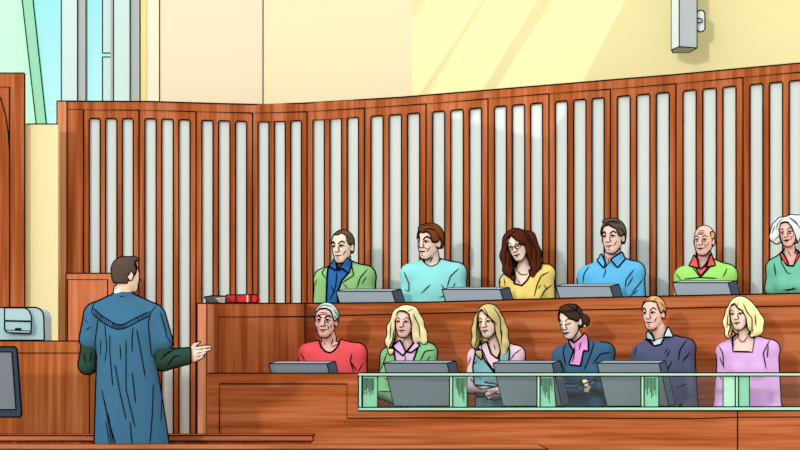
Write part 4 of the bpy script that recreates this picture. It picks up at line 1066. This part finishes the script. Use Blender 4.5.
# ---- the lawyer, standing
def lawyer():
    D = 13.2; x0 = 126
    f = Figure('standing_person', 'person in a blue robe seen from behind, standing and pointing a hand towards the jury', x0, D, .004, (-52, -50, -175), (90, 48, 124), .85)
    g = f.g; X = lambda px: px - x0; Z = lambda py: HY - py
    foot_z = (0.004 - H) / f.k
    R = g.new(); ad = lambda p: g.add(R, p)
    nb = (X(122), 2, Z(297))
    ad(Cn((X(122), 2, Z(299)), (X(96), 1, Z(313)), 8.5, 10, 5)); ad(Cn((X(124), 2, Z(299)), (X(152), 1, Z(314)), 8.5, 11, 5))
    ad(Cn((X(123), 1, Z(294)), (X(123), 2, Z(304)), 8.2, 10, 4))
    ad(El((X(123), 1, Z(326)), (31, 18, 28), 6))
    ad(Cn((X(96), 0, Z(316)), (X(91), 2, Z(339)), 12, 11.5, 4)); ad(Cn((X(154), 0, Z(318)), (X(160.5), -3, Z(341)), 12, 12, 4))
    ad(Cn((X(125), 0, Z(340)), (X(135), 0, Z(500)), 28, 43, 8))
    rb = R.copy(); zc = g.ax[2][None, None, :].astype(np.float32)
    rb = np.maximum(rb, (Z(522) - zc))
    # inner jacket sleeves and skin
    S = g.new()
    eL, wL = (X(88), 4, Z(365)), (X(104), 26, Z(352)); eR, wR = (X(163), -3, Z(360)), (X(189.5), -8, Z(355.5))
    S1 = g.new(); g.add(S1, Cn((X(94), 0, Z(320)), eL, 9, 9.2, 3)); g.add(S1, Cn(eL, wL, 8.6, 6, 3)); g.add(S, Cn((X(155), 0, Z(320)), eR, 9, 10, 3)); g.add(S, Cn(eR, wR, 10.5, 8.0, 3))
    Xg = g.ax[0][:, None, None].astype(np.float32)
    S = np.maximum(S, (Xg - X(190.2)) )
    B = g.new()
    hd = Head(f, 126.5, 257.5, 292, yaw=-122, roll=1, y=0)
    for p in hd.prims(): g.add(B, p)
    g.add(B, Cn(hd.p(0, .08, .28), (X(122.5), 2, Z(297)), 7.6, 8.2, 3))
    g.add(B, Cn((X(122), 1, Z(312)), (X(125), 1, Z(400)), 14, 16, 4))
    for q in (-1, 1):
        g.add(B, Cn((X(127) + q * 8, 1, Z(400)), (X(130) + q * 11, 1, foot_z + 10), 11, 5.5, 4))
    g.add(B, Cn((X(150), 0, Z(316)), (eR[0], eR[1], eR[2]), 5, 4.6, 3)); g.add(B, Cn(eR, (X(191), -8, Z(355)), 4.4, 4.6, 2))
    g.add(B, Cn((X(96), 0, Z(316)), eL, 5, 4.6, 3)); g.add(B, Cn(eL, wL, 4.4, 4, 2))
    # right hand: palm, pointing fingers, thumb
    hnd = [((192, 355.5), (197, 353), 4.6, 4.4, -8), ((193, 359), (198, 357), 3.4, 3.4, -8),
           ((196.5, 348.2), (204, 346.8), 1.75, 1.5, -9), ((204, 346.8), (210.6, 346.2), 1.5, 1.15, -9),
           ((197, 351.5), (204.5, 350.3), 1.75, 1.5, -10.5), ((204.5, 350.3), (210.3, 349.2), 1.5, 1.15, -10),
           ((197, 355), (202, 353.8), 1.65, 1.5, -11), ((202, 353.8), (205.5, 352.8), 1.5, 1.2, -9.5),
           ((197, 358.4), (200.5, 357.4), 1.55, 1.4, -10.5), ((200.5, 357.4), (203.3, 356), 1.4, 1.1, -9),
           ((191.5, 350), (194.5, 344.8), 2.3, 1.7, -7), ((194.5, 344.8), (199.3, 342), 1.6, 1.15, -7)]
    for (a, b, r1, r2, y) in hnd: g.add(B, Cn((X(a[0]), y, Z(a[1])), (X(b[0]), y, Z(b[1])), r1, r2, .7))
    add_hand(g, B, (wL[0] + 1, wL[1] + 1, wL[2]), (.6, .7, -.1), up=(0, .1, 1), L=11, r=1.5)
    for i, q in enumerate((-1, 1)):
        sh = g.new(); g.add(sh, Cn((X(130) + q * 11, -1, foot_z + 5), (X(134) + q * 12, 14, foot_z + 4.2), 5, 4, 3)); f.mesh('shoe%d' % i, sh, mat('#221D1C'), ink=False)
    f.mesh('body', B, mat('#F8DDC9', var=0), r=.55, minlen=6)
    f.mesh('jacket_sleeve1', S1, mat('#2F4D42', var=.02), r=.65, minlen=9)
    f.mesh('jacket_sleeve2', S, mat('#2F4D42', var=.02), r=.65, minlen=9)
    f.mesh('robe', rb, mat('#407292', var=.02), r=.7, minlen=10)
    C = g.new(); g.add(C, Cn((X(122.8), 2, Z(283)), (X(122.5), 2, Z(294)), 8.0, 9.4, 1)); zc2 = g.ax[2][None, None, :].astype(np.float32)
    C = np.maximum(C, zc2 - Z(285.5)); f.mesh('shirt_collar', C, mat('#F4F4EE', var=0), r=.5, minlen=8)
    Fh, rg = make_hair(f, hd, dict(off=.035, fy=.02, zlow=.26, face=[(-.40, -.3), (-.40, .44), (-.29, .46), (-.27, .80), (-.12, .9), (.12, .9), (.27, .8), (.29, .46), (.40, .44), (.4, -.3)], extra=[hd.el((0, -.16, .97), (.2, .2, .08), .05)]), None)
    f.mesh('hair', Fh, mat('#5A4A42', var=.03, scale=20), regions=[rg], r=.65, minlen=5)
    f.tree()
    m = f.parts['robe']['m']
    L_ = [[(93.3, 308), (102, 316), (113, 323), (119, 325.5), (125, 324), (137, 317.5), (149, 311.5)], [(91.5, 312.6), (101, 321.5), (112, 328), (119, 330), (126, 328.3), (139, 321), (150.5, 315)],
          [(157.5, 304), (150, 313), (148, 324), (150, 344), (151, 355), (156, 358)], [(98, 300), (93, 306), (91.5, 313)], [(98, 320), (94.5, 348)], [(105, 324), (107, 348), (105, 362)],
          [(136.5, 329), (140, 348), (145, 377)], [(133, 327), (132, 338), (132, 352)], [(110, 335), (110, 353), (113, 386)], [(115, 364), (120, 392), (126, 419)], [(126, 340), (126, 389), (135, 427)],
          [(132, 372), (135.5, 403)], [(102, 389), (107, 413), (116, 444)], [(105, 400), (112, 443)], [(108, 412), (114, 444)], [(106, 420), (110, 444)], [(153, 384), (152, 413), (149.5, 444)], [(162, 386), (160.5, 421)],
          [(130, 421), (132, 444)], [(119.5, 297), (122, 295.5), (124.5, 297.5)], [(160, 312), (164, 325), (167, 338)], [(166, 336), (171, 343)], [(86, 330), (91, 327)], [(84, 318), (88, 323)], [(112, 289), (117, 287.5)], [(120, 345), (121, 360)], [(96, 345), (97, 372)], [(101, 340), (101, 356)]]
    for l in L_: f.draw(m, [(X(a), Z(b)) for a, b in l], .45)
    up_l = [(93.3, 308), (102, 316), (113, 323), (119, 325.5), (125, 324), (137, 317.5), (149, 311.5)]; lo_l = [(91.5, 312.6), (101, 321.5), (112, 328), (119, 330), (126, 328.3), (139, 321), (150.5, 315)]
    for i in range(6):
        for t in np.arange(0, 1, .16):
            a = [up_l[i][j] * (1 - t) + up_l[i + 1][j] * t for j in (0, 1)]; b = [lo_l[i][j] * (1 - t) + lo_l[i + 1][j] * t for j in (0, 1)]
            f.draw(m, [(X(a[0]), Z(a[1])), (X(b[0]), Z(b[1]))], .33)
    m = f.parts['jacket_sleeve2']['m']
    for l in [[(160, 360), (168, 352), (175, 350)], [(167, 366), (173, 357), (180, 355)], [(163, 355), (170, 352)]]: f.draw(m, [(X(a), Z(b)) for a, b in l], .5)
    for l in [[(84, 352), (86, 364)], [(92, 352), (90, 362)]]: f.draw(f.parts['jacket_sleeve1']['m'], [(X(a), Z(b)) for a, b in l], .5)
    m = f.parts['body']['m']
    for l in [[(196, 349.5), (201, 349)], [(196.5, 353.3), (201, 352.4)], [(196.5, 357), (200, 356)], [(132.2, 273), (134.5, 275), (133, 279)]]: f.draw(m, [(X(a), Z(b)) for a, b in l], .4)
    hd.draw(m, [(-.205, .50), (-.16, .535), (-.10, .54), (-.05, .505)], .5); hd.draw(m, [(-.215, .60), (-.05, .60)], .5); hd.draw(m, [(-.105, .232), (0, .226)], .4)
    hd.draw(m, [(.205, .50), (.16, .535), (.10, .54), (.05, .505)], .5); hd.draw(m, [(.215, .60), (.05, .60)], .5)
    f.finish()
lawyer()



# ------------------------------------------------------------------ light, sky and camera
w = bpy.data.worlds.new('court_sky'); sc.world = w; w.use_nodes = True
nt = w.node_tree; bg = nt.nodes['Background']
tc = nt.nodes.new('ShaderNodeTexCoord'); sp = nt.nodes.new('ShaderNodeSeparateXYZ'); nt.links.new(tc.outputs['Generated'], sp.inputs[0])
ry = nt.nodes.new('ShaderNodeMapRange'); ry.inputs['From Min'].default_value = 0.55; ry.inputs['From Max'].default_value = 0.8
nt.links.new(sp.outputs['Y'], ry.inputs['Value'])
rz = nt.nodes.new('ShaderNodeValToRGB'); rz.color_ramp.elements[0].position = 0.10; rz.color_ramp.elements[0].color = lin('#CFFFFF')
rz.color_ramp.elements[1].position = 0.19; rz.color_ramp.elements[1].color = lin('#9FF8FF')
nt.links.new(sp.outputs['Z'], rz.inputs['Fac'])
mx = nt.nodes.new('ShaderNodeMix'); mx.data_type = 'RGBA'
nt.links.new(ry.outputs[0], mx.inputs[0]); mx.inputs[6].default_value = (1.22, 1.22, 1.22, 1)
nt.links.new(rz.outputs['Color'], mx.inputs[7]); nt.links.new(mx.outputs[2], bg.inputs['Color']); bg.inputs['Strength'].default_value = 1.0
L = bpy.data.lights.new('sun', 'SUN'); L.energy = 0.95; L.angle = math.radians(2.5); L.color = (1, .98, .94)
so = bpy.data.objects.new('sun', L); COL.objects.link(so)
d = Vector((0.26, 0.60, -0.12)); so.rotation_euler = d.to_track_quat('-Z', 'Y').to_euler(); so.location = (-6, -6, 5)
S_ = Vector((4.2, 5.0, 9.0))
def through(px, py, t):
    D = 17.55 - (px - 412) * 0.0021 if py < 100 else wallD(px)
    return S_ + (P(px, py, D) - S_) * t
beams = [[(474, -70), (526, -70), (482, 0), (416.5, 98), (412.8, 98), (412.8, 22), (427, 0)],
         [(531, -70), (581, -70), (537, 0), (462, 118), (414, 108), (487, 0)],
         [(597, -70), (668, -70), (625, 0), (570, 105), (548, 138), (470, 120), (553, 0)]]
mbw = MB(); T_ = .40; n_ = (P(480, 30, 17.4) - S_).normalized(); c0 = S_ + (P(480, 30, 17.4) - S_) * T_
u_ = n_.cross(Vector((0, 0, 1))).normalized(); v_ = u_.cross(n_)
def uv(px, py):
    p = through(px, py, 1.0) - S_; k_ = (c0 - S_).dot(n_) / p.dot(n_); q = S_ + p * k_ - c0
    return (q.dot(u_), q.dot(v_))
bmh = bmesh.new(); outer = [(-1.6, -1.6), (1.6, -1.6), (1.6, 1.6), (-1.6, 1.6)]; eds = []  # unseen slotted sheet, added to cut the spot into streaks on the wall
for poly in [outer] + [[uv(*q) for q in b] for b in beams]:
    vs_ = [bmh.verts.new(c0 + u_ * a + v_ * b) for a, b in poly]
    for i in range(len(vs_)): eds.append(bmh.edges.new((vs_[i], vs_[(i + 1) % len(vs_)])))
bmesh.ops.triangle_fill(bmh, use_beauty=True, use_dissolve=False, edges=eds, normal=n_)
me = bpy.data.meshes.new('slot_gobo'); bmh.to_mesh(me); bmh.free(); me.materials.append(WHT)
wo = bpy.data.objects.new('slot_gobo', me); COL.objects.link(wo); wo['kind'] = 'structure'
so2 = wo.modifiers.new('thickness', 'SOLIDIFY'); so2.thickness = .01
L2 = bpy.data.lights.new('gobo_spot', 'SPOT'); L2.energy = 2500; L2.spot_size = 2 * math.atan(1.5 / (c0 - S_).length); L2.spot_blend = 0; L2.shadow_soft_size = .01
lo = bpy.data.objects.new('gobo_spot', L2); COL.objects.link(lo); lo.location = S_; lo.rotation_euler = n_.to_track_quat('-Z', 'Y').to_euler()
cam = bpy.data.cameras.new('camera'); co = bpy.data.objects.new('camera', cam); COL.objects.link(co)
co.location = (0, 0, H); co.rotation_euler = (math.pi / 2, 0, 0)
cam.sensor_width = 36; cam.lens = F / 800 * 36; cam.shift_y = (HY - 225) / 800; cam.clip_end = 200
sc.camera = co
vs = sc.view_settings; vs.view_transform = 'Standard'; vs.look = 'None'; vs.exposure = 0.0; vs.gamma = 1.0; vs.use_curve_mapping = False
